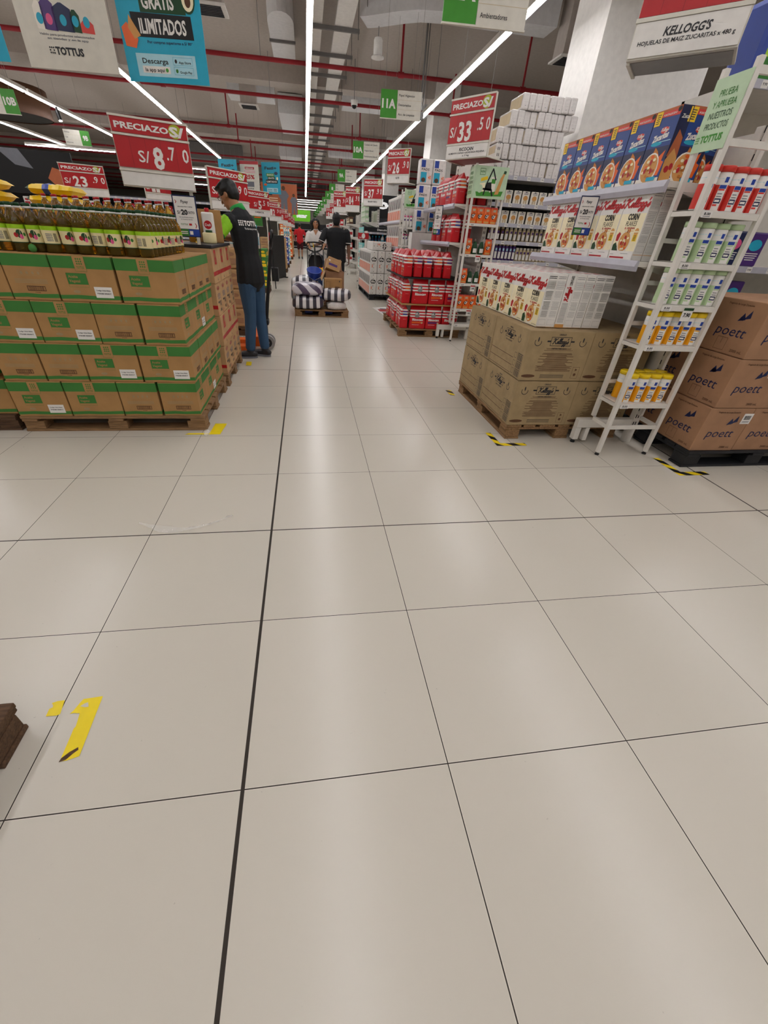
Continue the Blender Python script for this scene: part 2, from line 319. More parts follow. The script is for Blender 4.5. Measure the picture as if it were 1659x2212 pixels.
def carton_green(L, D, h, front, stick, side_stick=False):
    mb = MB(); mb.box((-L/2,-D/2,0),(L/2,D/2,h),'card',.003)
    green_face(Face(mb,(-L/2,-D/2,0),(1,0,0),(0,0,1)), L, h, front, stick)
    green_face(Face(mb,(L/2,-D/2,0),(0,1,0),(0,0,1)), D, h, 'short' if front == 'long' else 'long', side_stick)
    mb.add([(-L/2,-.002,h+.0006),(L/2,-.002,h+.0006),(L/2,.002,h+.0006),(-L/2,.002,h+.0006)], [(0,1,2,3)], 'kraftgrey')
    return mb
GA, GB, GH = .345, .26, .249
def put_green(x, y, z, front, label, stick=False, sst=False, jit=0):
    k = (front, stick, sst); d = (GA-.004, GB-.004) if front == 'long' else (GB-.004, GA-.004)
    if k not in GPROTO:
        o = carton_green(d[0], d[1], GH, front, stick, sst).build('carton'); tag(o, label, 'carton', 'green banded oil cartons'); GPROTO[k] = Proto(o)
    return GPROTO[k].put((x, y, z), jit, label)
GPROTO = {}
LAYN = ['bottom', 'second', 'third', 'top']
xr = -.58
for L in range(4):
    z = .1185+L*.2505; order = 'SSLL' if L in (1, 3) else 'LLSS'
    x = -1.825+.012*(L % 2)
    for c, ch in enumerate(order):
        w = GA if ch == 'L' else GB; d = GB if ch == 'L' else GA; g = .004 if c != 2 else .012
        nrow = 4 if ch == 'L' else 3
        for r in range(nrow):
            
            stick = r == 0 and ((L, c) in ((3,2),(2,0),(2,1),(1,2),(1,3),(0,0)))
            place = 'front row' if r == 0 else f'{ORD[r]} row back'
            lab = f'green-banded carton, {LAYN[L]} layer, {place}, {ORD[c]} from left' + (', with white sticker' if stick else '')
            put_green(x+w/2+random.uniform(-.002,.002), 2.505+d*(r+.5)+random.uniform(-.003,.003), z, 'long' if ch == 'L' else 'short', lab, stick, ch == 'S' and c == 3 and r == 1, random.uniform(-.006,.006))
        x += w+g
for L in range(2):
    put_green(-2.03, 2.68, .1185+L*.2505, 'short' if L else 'long', f'green-banded carton on the leftmost pallet, {"upper" if L else "lower"} one')
# ------------------------------------------------------------------ bottles of cooking oil
def bottle(cap, label, cat='bottle', front=True):
    t = thing('oil_bottle', label, cat)
    mb = MB(); prof = [(.0,0),(.034,0),(.039,.004),(.04,.02),(.0385,.03),(.04,.04),(.0385,.05),(.04,.06),(.0395,.068),(.0395,.118),(.0405,.124),(.039,.134),(.04,.15),(.034,.172),(.022,.192),(.015,.203),(.0145,.21),(0,.21)]
    mb.lathe(prof, 'oil', n=14); mb.build('bottle_body', t)
    mb = MB(); mb.lathe([(.0,.211),(.0165,.211),(.0165,.220),(.0,.22)], 'white', n=12); mb.lathe([(0,.2202),(.0168,.2202),(.0168,.234),(.015,.237),(0,.237)], cap, n=12); mb.build('cap', t)
    mb = MB(); n = 14
    def band(z0, z1, r, m, a0=0, a1=360):
        k = max(2, int(abs(a1-a0)/360*20)); vs = []
        for i in range(k+1):
            a = radians(a0+(a1-a0)*i/k); vs += [(r*cos(a), r*sin(a), z0), (r*cos(a), r*sin(a), z1)]
        mb.add(vs, [(2*i, 2*i+2, 2*i+3, 2*i+1) for i in range(k)], m, True)
    band(.044, .132, .0410, 'labelcream'); band(.112, .132, .0413, 'labelgreen'); band(.044, .048, .0413, 'darkgreen')
    if front:
        for a, z, ra, rz, m in ((-104,.082,15,.012,'red'),(-80,.088,22,.021,'darkgreen'),(-70,.074,13,.012,'pink'),(-44,.085,11,.009,'cardgreen')):
            mb.add([(.0418*cos(radians(a+ra*cos(2*pi*i/10))), .0418*sin(radians(a+ra*cos(2*pi*i/10))), z+rz*sin(2*pi*i/10)) for i in range(10)], [tuple(range(10))], m)
    else:
        for i in range(5): band(.06+i*.008, .064+i*.008, .0417, 'greytext', -125, -80)
        for i in range(6): band(.058, .098, .0417, 'dark', -70+i*4, -68+i*4)
    mb.build('label', t); return t
BF, BB, BR = Proto(bottle('darkgreen','x')), Proto(bottle('darkgreen','x',front=False)), Proto(bottle('red','x'))
nb = 0
for r in range(4):
    for c in range(13 if r < 3 else 0):
        x = -1.78+c*.0865; y = 2.575+r*.083+.02*(c % 2)
        b_ = (BF if (c+r) % 3 else BB)
        b_.put((x, y, 1.1205), random.uniform(-.5,.5), f'green-capped oil bottle, {ORD[r]} row from the front, {ORD[c]} from the left', 'green-capped oil bottles')
for r in range(7):
    for c in range(3):
        (BB if (c+r) % 2 else BF).put((-.742-.0865*c, 2.83+r*.085, 1.1205), random.uniform(.6,1.4), f'green-capped oil bottle, aisle side of stack, {ORD[r]} from the front, {ORD[c]} row in', 'green-capped oil bottles')
mb = MB(); mb.lathe([(0,0),(.012,.002),(.019,.011),(.021,.02),(.017,.033),(.009,.04),(.002,.042),(0,.046)], 'cardgreen', n=12)
tag(mb.build('lime', None, (-1.36, 2.53, 1.1205)), 'small green lime lying before the oil bottles', 'fruit')
# red-capped bottles on the stack behind, bags beside them
for r in range(2):
    for c in range(12): BR.put((-1.88+c*.0815+.03*r, 3.95+.09*r, 1.215), random.uniform(-.5,.5), f'red-capped oil bottle, {ORD[r]} row, {ORD[c]} from the left', 'red-capped oil bottles')
mb = MB(); mb.box((-1.94,3.86,1.1705),(-.95,4.12,1.2145),'card',.002); tag(mb.build('cardboard_tray'), 'shallow cardboard tray under the red-capped oil bottles', 'tray')
# ------------------------------------------------------------------ cartons with red print
def red_face(F, L, h, kind):
    if kind == 'logo':
        n = 1
        for k in range(n):
            c = L*(k+.5)/n; F.rect(c-.05, h*.54, c+.05, h*.95, 'red', 1); F.text('Deli', c+.002, h*.74, h*.13, 'cardlight', w=.08, al='c', l=2); F.text('OIL', c, h*.6, h*.09, 'cardlight', w=.055, al='c', l=2)
            F.rect(L*k/n, h*.22, L*(k+1)/n, h*.34, 'red', 1); F.text('ACEITE', c, h*.255, h*.05, 'cardlight', w=.06, al='c', l=2); F.poly([(c-.012,h*.06),(c+.014,h*.06),(c+.004,h*.16),(c-.004,h*.1)], 'dark', 1)
    else:
        F.ell(L*.5, h*.84, L*.28, h*.07, 'cardpink', 1); F.text('Deli', L*.5, h*.8, h*.08, 'red', w=L*.3, al='c', l=2)
        F.lines(L*.2, h*.5, L*.8, h*.68, 4, 'greytext', 1, rag=.3); F.rect(L*.2,h*.38,L*.45,h*.44,'dark',1); F.bars(L*.5, h*.28, L*.8, h*.44, 7, 'dark', 1); F.bars(L*.5, h*.1, L*.8, h*.2, 8, 'dark', 1)
        F.rect(0, h*.02, L*.06, h*.16, 'red', 1)
def put_red(x, y, z, w, d, kind, label):
    k = (w, d, kind)
    if k not in GPROTO:
        mb = MB(); h = .255; mb.box((-w/2,-d/2,0),(w/2,d/2,h),'cardlight',.003); red_face(Face(mb,(w/2,-d/2,0),(0,1,0),(0,0,1)), d, h, kind); red_face(Face(mb,(-w/2,-d/2,0),(1,0,0),(0,0,1)), w, h, 'code' if kind == 'logo' else 'logo')
        GPROTO[k] = Proto(tag(mb.build('carton'), label, 'carton', 'red printed oil cartons'))
    return GPROTO[k].put((x, y, z), random.uniform(-.008,.008), label)
for L in range(4):
    z = .1185+L*.257
    if L in (3, 1):
        for r in range(3): put_red(-.7, 3.76+r*.327, z, .28, .322, 'logo', f'carton with red logo blocks, {"top" if L == 3 else "second lowest"} layer, {ORD[r]} from the camera')
    else:
        for r in range(4): put_red(-.735, 3.72+r*.248, z, .34, .243, 'code', f'red printed carton with bar codes, {"second highest" if L == 2 else "bottom"} layer, {ORD[r]} from the camera')
mb = MB(); mb.box((-1.95,3.6,.1185),(-.91,4.56,1.1703),'card',.004); tag(mb.build('carton_block'), 'large plain carton behind the red printed ones', 'carton')
mb = MB(); mb.box((-.905,3.62,1.1475),(-.55,4.62,1.17),'dark',.004); tag(mb.build('tray'), 'flat black tray on the red printed cartons', 'tray')
# things on the black tray
t = thing('oil_can', 'white oil can with a red cap standing on the black tray', 'can', (-.66,4.22,1.1705))
mb = MB(); mb.box((-.05,-.035,0),(.05,.035,.235),'white',.012); F = Face(mb,(-.05,-.0352,0),(1,0,0),(0,0,1)); F.ell(.05,.14,.035,.033,'red',1).text('Deli',.05,.13,.02,'white',w=.05,al='c'); F.rect(.025,.075,.075,.1,'dark',1)
F.poly([(.012,.01),(.04,.01),(.045,.05),(.035,.085),(.022,.06)],'olive',1).poly([(.05,.01),(.088,.01),(.085,.04),(.07,.09),(.06,.05)],'cardgreen',1); mb.build('can_body', t)
mb = MB(); mb.lathe([(0,.236),(.02,.236),(.02,.262),(.016,.266),(0,.266)],'red',n=12); mb.build('cap', t)
t = thing('oil_jug', 'clear golden oil jug beside the white can on the black tray', 'bottle', (-.80,4.18,1.1705))
mb = MB(); mb.lathe([(0,0),(.042,0),(.045,.01),(.045,.17),(.03,.21),(.014,.235),(.014,.25),(0,.25)],'oil',n=14); mb.build('bottle_body', t); mb = MB(); mb.lathe([(0,.2505),(.017,.2505),(.017,.272),(0,.272)],'red',n=12); mb.build('cap', t)
mb = MB(); mb.lathe([(0,0),(.055,0),(.06,.01),(.06,.075),(.052,.082),(0,.082)],'labelcream',(0,0,0),14,(1,.6)); mb.lathe([(0,.0822),(.03,.0822),(.03,.1),(0,.1)],'darkgreen',(0,0,0),10); tag(mb.build('margarine_tub', None, (-.64,4.08,1.1705)), 'small green and yellow tub before the white can', 'tub')
mb = MB(); mb.box((-.14,-.09,0),(.14,.09,.26),'card',.004); Face(mb,(-.14,-.09,0),(1,0,0),(0,0,1)).frame(.1,.12,.18,.2,.004,'brown',1); tag(mb.build('carton', None, (-.72,4.44,1.1705), .2), 'plain brown carton on the black tray before the worker', 'carton')
mb = MB(); mb.box((-.09,-.07,0),(.09,.07,.003),'white'); tag(mb.build('paper_sheet', None, (-.62,4.66,1.1705), .3), 'white sheet of paper under the worker hand', 'paper')
# yellow bags stacked at the far left
def sack(label, a, b, h, m1, m2, seed):
    rr = random.Random(seed); mb = MB(); nx, ny = 14, 10; vs = []; fs = []
    for s_ in (1, -1):
        for i in range(nx+1):
            for j in range(ny+1):
                u, v_ = i/nx*2-1, j/ny*2-1; e = max(0, (1-abs(u)**4)*(1-abs(v_)**4))**.3
                vs.append((u*a*(1-.05*(1-e)), v_*b, h/2+s_*h/2*e+.012*mnoise.noise(V((u*4+seed, v_*4, s_)))*e))
    K = (nx+1)*(ny+1)
    for s_ in (0, 1):
        for i in range(nx):
            for j in range(ny):
                q = [s_*K+i*(ny+1)+j, s_*K+(i+1)*(ny+1)+j, s_*K+(i+1)*(ny+1)+j+1, s_*K+i*(ny+1)+j+1]
                fs.append(q if s_ == 0 else q[::-1])
    for q in fs:
        i = (q[0] % K)//(ny+1); m = m2 if (i < 1 or (i > nx-2 and j % 3)) else ('blue' if i in (5, 6) and seed % 2 else m1)
        s2 = [vs[k] for k in q]; mb.add(s2, [(0,1,2,3)], m, True)
    o = mb.build('sugar_bag'); return tag(o, label, 'bag', 'yellow sacks')
for k, (x, y, z, rz, s1, s2) in enumerate(((-2.62,4.25,1.21,.03,'yellow','darkgreen'),(-2.61,4.26,1.295,.02,'yellow','darkgreen'),(-2.63,4.24,1.38,.04,'yellow','darkgreen'),(-2.64,4.25,1.465,.02,'yellow','darkgreen'),(-2.15,4.82,1.21,.06,'yellow','darkgreen'),(-2.14,4.84,1.295,.1,'yellow','darkgreen'),(-2.16,4.82,1.38,.04,'yellow','darkgreen'),(-2.15,4.83,1.465,.08,'yellow','darkgreen'))):
    o = sack(f'yellow plastic bag, {ORD[k % 4]} from the bottom of the {"left" if k < 4 else "right"} pile behind the oil bottles', .32 if k < 4 else .2, .22, .085, s1, s2, k); o.location = (x, y, z); o.rotation_euler.z = rz
for x in (-2.45, -2.0):
    mb = MB(); mb.box((-2.9,3.98,0),(-2.37,4.6,1.209),'card',.004) if x < -2.2 else mb.box((-2.355,4.62,0),(-1.97,5.1,1.209),'card',.004); tag(mb.build('carton_block'), f'brown carton block under the {"left" if x < -2.2 else "right"} pile of yellow bags', 'carton')
# ------------------------------------------------------------------ price signs
def price_sign(L, R, z0, z1, price, label, note=None, pole=None, depth=.03, wedge=0, lift=0, head='PRECIAZO', rail=.03, hang=False, top=5.0):
    L = V((*L, 0)); R = V((*R, 0)); w = (R-L).length; ang = math.atan2(R.y-L.y, R.x-L.x); h = z1-z0
    t = thing('price_sign', label, 'sign', (L.x, L.y, z0), ang, 'price signs')
    mb = MB(); mb.box((0,.002,0),(w,depth,h),'offwhite'); mb.build('back_board', t)
    a, b = h*.74, h*.26                                # header from a, price panel b..a
    mb = MB(); mb.box((.012*w,-.006,a+rail*h),(w*.988,.001,h*.975),'red'); F = Face(mb,(0,-.0062,0),(1,0,0),(0,0,1))
    hh = h*.975-a-rail*h
    F.ell(w*.83, a+rail*h+hh*.5, hh*.56, hh*.49, 'olive', 1); F.text(head, w*.05, a+rail*h+hh*.28, hh*.42, 'white', w=w*.69, bold=.035, l=2); F.text('S/', w*.75, a+rail*h+hh*.14, hh*.68, 'white', w=w*.2, bold=.04, l=3); mb.build('header_panel', t)
    mb = MB(); mb.box((.008*w,-.005,b+.01),(w*.992,.001,a-.005),'red'); F = Face(mb,(0,-.0052,b),(1,0,0),(0,0,1)); ph = a-b
    for k in range(1, 5): F.rect(w*k/5-.001, .01, w*k/5+.001, ph-.006, 'deepred', 1)
    big, small = price; n = len(big)
    u = w*(.28 if n == 1 else .05); F.text('S/', u, ph*(.25+lift), ph*.36, 'white', w=w*.15, bold=.01); u += w*.19
    for ch in big: F.text(ch, u+w*.075, ph*(.1+lift), ph*.66, 'white', w=w*.14, al='c', bold=.03); u += w*.17
    F.text('.'+small[0], w*(.69 if n > 1 else .66), ph*(.4+lift), ph*.42, 'white', w=w*.12, bold=.015); F.text(small[1], w*.88, ph*(.38+lift), ph*.42, 'white', w=w*.085, bold=.015); mb.build('price_panel', t)
    for z in (h*.975, a-.004, b-.012): mb = MB(); mb.box((-.004,-.011,z),(w+.004,.0,z+rail*h),'offwhite',.001); mb.build('rail', t)
    mb = MB(); mb.box((.01*w,-.006,.008),(w*.99,.001,b-.014),'white'); F = Face(mb,(0,-.0062,0),(1,0,0),(0,0,1))
    if note:
        F.text(note[0], w*.5, b*.52, b*.22, 'dark', al='c', w=min(w*.9, w*note[2]), bold=.03, shear=note[3] if len(note) > 3 else 0)
        for i, ln in enumerate(note[1]): F.text(ln, w*.5, b*(.34-.18*i), b*.11, 'dark', al='c', w=min(w*.86, w*.04*len(ln)*.62+.01))
    mb.build('info_panel', t)
    if wedge:
        mb = MB(); mb.box((0,depth+.0005,0),(w,wedge,.014),'offwhite',.002); mb.box((.015,depth+.01,-.003),(w-.015,wedge-.015,-.0003),wedge_col[0]); mb.box((.0,depth+.0005,-.012),(.02,wedge,-.0005),'offwhite'); mb.build('bottom_plate', t)
    if pole: mb = MB(); mb.box((w*pole[0]-.012,.032,pole[1]-z0),(w*pole[0]+.012,.05,h*.9),'offwhite'); mb.build('pole', t)
    if hang:
        for u in (.15, .85): mb = MB(); mb.tube([(w*u,depth/2,h),(w*u,depth/2,top-.002-z0)], .002, 'grey', 5); mb.build('suspension_wire', t)
    return t
wedge_col = ['kraftgrey']
price_sign((-1.07,3.44), (-.60,3.60), 1.512, 1.896, ('8','70'), 'red PRECIAZO price sign S/ 8.70 above the green-capped oil bottles', pole=(.93, 1.17))
def pay_sign(L, w, h, ang, label, s='20', pole=0):
    t = thing('discount_sign', label, 'sign', L, ang, 'discount signs')
    mb = MB(); mb.box((0,0,0),(w,.006,h),'navy',.001); mb.build('backing_board', t)
    mb = MB(); mb.box((w*.05,-.002,h*.2),(w*.95,-.0002,h*.97),'white'); F = Face(mb,(0,-.0022,0),(1,0,0),(0,0,1))
    F.text('Fpay', w*.36, h*.82, h*.07, 'dark', w=w*.3); F.stroke([(w*.12,h*.88),(w*.16,h*.845),(w*.12,h*.81)], w*.025, 'red'); F.text('DESCARGA FPAY Y OBTEN', w*.5, h*.72, h*.025, 'dark', w=w*.62, al='c')
    F.text('S/', w*.14, h*.56, h*.075, 'dark', w=w*.13, bold=.02); F.text(s, w*.3, h*.545, h*.12, 'dark', w=w*.28, bold=.05); F.text('DCTO', w*.61, h*.575, h*.055, 'dark', w=w*.26, bold=.03)
    F.text('En tu primera compra', w*.5, h*.47, h*.03, 'greytext', w=w*.6, al='c'); F.text('en nuestras tiendas', w*.5, h*.42, h*.025, 'greytext', w=w*.5, al='c'); F.text('TOTTUS', w*.2, h*.29, h*.04, 'cardgreen', w=w*.3); F.rect(w*.56,h*.285,w*.68,h*.335,'red',1); F.stroke([(w*.83,h*.34),(w*.88,h*.285),(w*.83,h*.23)], w*.03, 'red'); mb.build('printed_card', t)
    mb = MB(); mb.box((w*.05,-.002,h*.02),(w*.95,-.0003,h*.19),'blue'); F = Face(mb,(0,-.0022,0),(1,0,0),(0,0,1)); F.rect(w*.05,h*.02,w*.5,h*.19,'cardgreen',1).rect(w*.54,h*.06,w*.68,h*.15,'white',2).lines(w*.12,h*.06,w*.45,h*.15,2,'white',2); mb.build('footer_strip', t)
    if pole: mb = MB(); mb.box((w*.5-.006,.007,-pole),(w*.5+.006,.015,h),'steel'); mb.build('stand_rod', t)
    return t
pay_sign((-.768,3.5,1.222), .172, .262, radians(2), 'white discount card S/20 on the pole beside the oil bottles')
price_sign((-.84,5.55), (-.46,6.0), 1.47, 1.86, ('16','90'), 'red price sign ending .90 right behind the worker', ('MEDIA PINA',[],.5), pole=(.9,.0))
t_l = ((-.78,8.7,-.42,9.2,('5','50'),'S/ 5.50 past the worker'), (-.72,12.3,-.38,12.9,('12','90'),'ending .90 seen behind the 5.50 one'), (-.68,16.6,-.36,17.2,('18','30'),'fourth along the left side of the aisle'), (-.66,20.6,-.36,21.2,('10','90'),'fifth along the left side of the aisle'), (-.66,24.6,-.36,25.2,('15','90'),'sixth along the left side of the aisle'), (-.66,28.6,-.36,29.2,('9','90'),'seventh along the left side of the aisle'))
for i, (xa, ya, xb, yb, pr, lb) in enumerate(t_l): price_sign((xa,ya), (xb,yb), 1.5, 1.88+.02*i, pr, f'red price sign {lb}' if i > 1 or i == 0 else f'red price sign {lb}', ('OFERTA',[],.4) if i == 0 else None, pole=(.08,.0))
price_sign((-3.75,8.7), (-3.12,8.85), 1.62, 2.04, ('23','90'), 'red PRECIAZO price sign S/ 23.90 at the far left behind the bags', pole=(.7,0))
price_sign((-2.32,8.2), (-2.0,8.5), 1.62, 1.96, ('11','90'), 'red price sign half hidden behind the S/ 8.70 sign', pole=(.6,0))
price_sign((-1.56,7.2), (-1.16,7.4), 1.16, 1.5, ('1','80'), 'low red price sign behind the oil bottles, left of the discount card', pole=(.5,0))
wedge_col[0] = 'deepred'
price_sign((2.107,6.282), (2.48,5.76), 2.18, 2.75, ('33','50'), 'hanging red price sign S/ 33.50 over the dog food display', ('RICOCAN',['ALIMENTO CARNE Y LECHE RAZA PEQUENA','x 7 kg'],.34,.1), wedge=.42, hang=True)
wedge_col[0] = 'grey'
price_sign((2.0,10.35), (2.4,10.0), 2.25, 2.80, ('26','90'), 'hanging red price sign S/ 26.90 over the white paper packs', ('ELITE',[],.16), wedge=.3, hang=True, top=4.6)
price_sign((1.93,13.85), (2.42,13.55), 2.02, 2.62, ('37','90'), 'hanging red price sign S/ 37.90 over the aqua packs', ('BABYSEC',[],.5), wedge=.3, hang=True)
for i, (x, y, p) in enumerate(((1.72,17.6,('84','90')),(1.4,19.4,('12','90')),(1.66,22.2,('10','50')),(1.6,26.4,('10','90')),(1.6,31,('14','90')))):
    price_sign((x,y), (x+.5,y-.15), 2.0+.02*i, 2.72-.02*i, p, f'hanging red price sign far along the right, {ORD[i]} past the aqua packs', None, wedge=.3, hang=True)
# ------------------------------------------------------------------ tall kraft cereal cartons on the near right pallet
def crest(F, c, v, k):
    F.frame(c-.075*k, v-.028*k, c+.075*k, v+.03*k, .003*k, 'dark', 1); F.rect(c-.1*k, v-.004*k, c-.075*k, v+.006*k, 'dark', 1).rect(c+.075*k, v-.004*k, c+.1*k, v+.006*k, 'dark', 1)
    script_k(F, c-.062*k, v-.014*k, .034*k, 'dark', .17, 2, .2, .118*k); F.text('CEREALES', c, v+.04*k, .01*k, 'dark', al='c', w=.05*k); F.text('CARTON CORRUGADO', c, v-.05*k, .01*k, 'dark', al='c', w=.11*k)
    for s_ in (-1, 1):
        F.stroke([(c+s_*.165*k+.024*k*cos(radians(a)), v-.005*k+.024*k*sin(radians(a))) for a in range(150, 400, 25)], .004*k, 'dark', 1); F.ell(c+s_*.165*k, v+.012*k, .005*k, .016*k, 'dark', 1, 8)
def keg_carton():
    w, d, h = .497, .597, .347; mb = MB(); mb.box((-w/2,-d/2,0),(w/2,d/2,h),'kraftgrey',.004)
    F = Face(mb,(-w/2,-d/2,0),(1,0,0),(0,0,1)); crest(F, w*.5, h*.8, 1.05)
    F.lines(w*.22, h*.62, w*.78, h*.68, 3, 'brown', 1, .3, .35); F.lines(w*.2, h*.2, w*.8, h*.58, 19, 'brown', 1, .45, .5)
    F.poly([(w*(.13+.11*cos(2*pi*k/14)), h*.1+h*.035*sin(2*pi*k/14)) for k in range(14)], 'brown', 1); F.lines(w*.32, h*.06, w*.7, h*.14, 3, 'dark', 1, .35); F.frame(w*.82, h*.06, w*.93, h*.3, .002, 'brown', 1).ell(w*.875, h*.24, .012, .012, 'brown', 1, 3).ell(w*.875, h*.14, .012, .012, 'brown', 1, 5)
    F = Face(mb,(-w/2,d/2,0),(0,-1,0),(0,0,1)); crest(F, d*.5, h*.78, 1.0)
    F.lines(d*.1, h*.5, d*.7, h*.56, 1, 'kraftgrey', 1, .6)
    for k in range(3): v = h*(.46-.16*k); F.rect(.01, v-.1*h, d*.72, v-.09*h, 'brown', 1).frame(d*.74, v-.08*h, d*.8, v+.03*h, .002, 'dark', 1).bars(d*.83, v-.1*h, d*.965, v+.02*h, 9, 'dark', 1).lines(d*.83, v+.025*h, d*.965, v+.05*h, 1, 'dark', 1)
    mb.add([(-.002,-d/2,h+.0006),(.002,-d/2,h+.0006),(.002,d/2,h+.0006),(-.002,d/2,h+.0006)], [(0,1,2,3)], 'brown')
    return tag(mb.build('carton'), 'x', 'carton', 'kraft cereal cartons')
KP = Proto(keg_carton())
for L in range(2):
    for i in range(2):
        for j in range(2): KP.put((2.016+.499*i, 2.6+.6*j, .1185+L*.352), random.uniform(-.006,.006), f'kraft cereal carton, {"upper" if L else "lower"} layer, {"aisle" if i == 0 else "shelf"} side, {"nearer" if j == 0 else "farther"} one')
# ------------------------------------------------------------------ cereal boxes
def bowl(F, cu, cv, r, m2='flake', l=1, sd=3):
    F.ell(cu, cv, r, r*1.06, 'bowl', l); F.ell(cu, cv+r*.06, r*.88, r*.9, 'tan', l+1); rr = random.Random(sd)
    for k in range(26):
        a, q = rr.uniform(0, 2*pi), rr.uniform(.05, .75)*r; F.ell(cu+q*cos(a), cv+r*.06+q*sin(a), r*.17, r*.11, rr.choice([m2,'orange','tan','cream','terracotta']), l+2+.3*(k % 4), 7)
    for a in (80, 200, 330): F.ell(cu+r*.4*cos(radians(a)), cv+r*.06+r*.4*sin(radians(a)), r*.15, r*.19, 'berry', l+4, 8)
def info_side(F, L, h, back=False):
    F.lines(L*.1, h*.9, L*.9, h*.96, 2, 'greytext', 1); F.frame(L*.08, h*.72, L*.92, h*.87, .0012, 'greytext', 1).lines(L*.1, h*.73, L*.9, h*.86, 8, 'greytext', 1, .4)
    for a, b in ((.52,.69),(.34,.5),(.2,.32)): F.lines(L*.1, h*a, L*.9, h*b, 7, 'grey', 1, .4, .15)
    F.frame(L*.12, h*.05, L*.88, h*.15, .001, 'greytext', 1); F.rect(0, 0, L, h*.012, 'tan', 1)
def corn_box(tray=False, sideB=False):
    w, d, h = .243, .069, .335; z0 = .03 if tray else 0; mb = MB(); mb.box((-w/2,-d/2,0),(w/2,d/2,h+z0),'white',.0015)
    F = Face(mb,(-w/2,-d/2,z0),(1,0,0),(0,0,1)); F.rect(.004,.004,w-.004,h*.66,'cream',1)
    F.text('CORN', w*.53, h*.565, h*.095, 'black', al='c', w=w*.42, bold=.05, l=3); F.text('FLAKES', w*.53, h*.465, h*.08, 'black', al='c', w=w*.42, bold=-.004, l=3); F.text('EL ORIGINAL', w*.53, h*.415, h*.032, 'red', al='c', w=w*.42, l=3, bold=.03)
    F.stroke([(w*.35,h*.385),(w*.71,h*.385)], .002, 'flake'); F.ell(w*.5,h*.385,.008,.011,'flake',3,8).ell(w*.57,h*.385,.008,.011,'flake',3,8)
    script_k(F, -w*.02, h*.76, h*.13, 'red', .24, 3, .2, w*1.02)
    bowl(F, w*.47, h*.2, w*.25, l=2); F.poly([(w*.05,h*.02),(w*.22,h*.02),(w*.24,h*.12),(w*.14,h*.2),(w*.04,h*.16)],'darkgreen',2); F.poly([(w*.1,h*.22),(w*.2,h*.22),(w*.24,h*.34),(w*.16,h*.37),(w*.08,h*.32)],'berry',2)
    F.ell(w*.84, h*.37, w*.085, h*.06, 'tan', 2); F.rect(w*.75,h*.36,w*.93,h*.385,'cream',3); F.rect(w*.76,h*.22,w*.92,h*.33,'yellow',2).lines(w*.79,h*.23,w*.89,h*.32,4,'dark',3,.4)
    F.rect(w*.05,h*.02,w*.35,h*.1,'mint',1); F.text('CONT. NETO 300 g', w*.7, h*.03, h*.018, 'dark', al='l', w=w*.26)
    if tray:
        G = Face(mb,(-w/2,-d/2,0),(1,0,0),(0,0,1)); G.rect(.002,.002,w-.002,z0+.02,'white',6).rect(w*.07,.008,w*.68,.017,'berry',7).rect(w*.5,.034,w*.8,.036,'greytext',7).rect(w*.05,.028,w*.2,.03,'greytext',7)
    F = Face(mb,(w/2,-d/2,z0),(0,1,0),(0,0,1)); F.rect(.001,.001,d-.001,h-.002,'white',1)
    if sideB:
        F.rect(0,0,d,h*.07,'tan',2); F.lines(d*.15,h*.1,d*.85,h*.48,16,'grey',2,.35,.1); vs = MB()
        G = Face(mb, F.P(d*.75, h*.5, 1), (0,0,1), (0,-1,0)); G.text('CORN FLAKES', h*.3, .004, d*.3, 'black', w=h*.17, bold=.03); script_k(G, 0, .006, d*.42, 'red', .22, 2, .2, h*.27)
    else: info_side(F, d, h)
    mb.add([(-w*.44,-d*.3,h+z0+.0006),(-w*.1,-d*.3,h+z0+.0006),(-w*.1,d*.3,h+z0+.0006),(-w*.44,d*.3,h+z0+.0006)], [(0,1,2,3)], 'berry'); mb.add([(w*.1,-d*.2,h+z0+.0006),(w*.44,-d*.2,h+z0+.0006),(w*.44,d*.1,h+z0+.0006),(w*.1,d*.1,h+z0+.0006)], [(0,1,2,3)], 'greytext')
    return tag(mb.build('cereal_box'), 'x', 'cereal box')
CB, CBB, CBT = Proto(corn_box()), Proto(corn_box(sideB=True)), Proto(corn_box(True))
for i in range(7):
    for j in range(5):
        p = CBB if (i == 2 and j == 0) else CB
        p.put((1.885+.0712*i, 2.532+.2465*j+.03*(i % 2)*(j > 2), .8225), -pi/2+random.uniform(-.02,.02), f'corn flakes box on the kraft cartons, {ORD[i]} from the aisle, {ORD[j]} from the camera', 'corn flakes boxes on the cartons')
for i in range(2):
    for j in range(5): CBT.put((2.37+.074*i, 2.43+.2465*j, 1.2555), -pi/2, f'corn flakes box on the shelf, {"front" if i == 0 else "back"} row, {ORD[j]} from the camera', 'corn flakes boxes on the shelf')
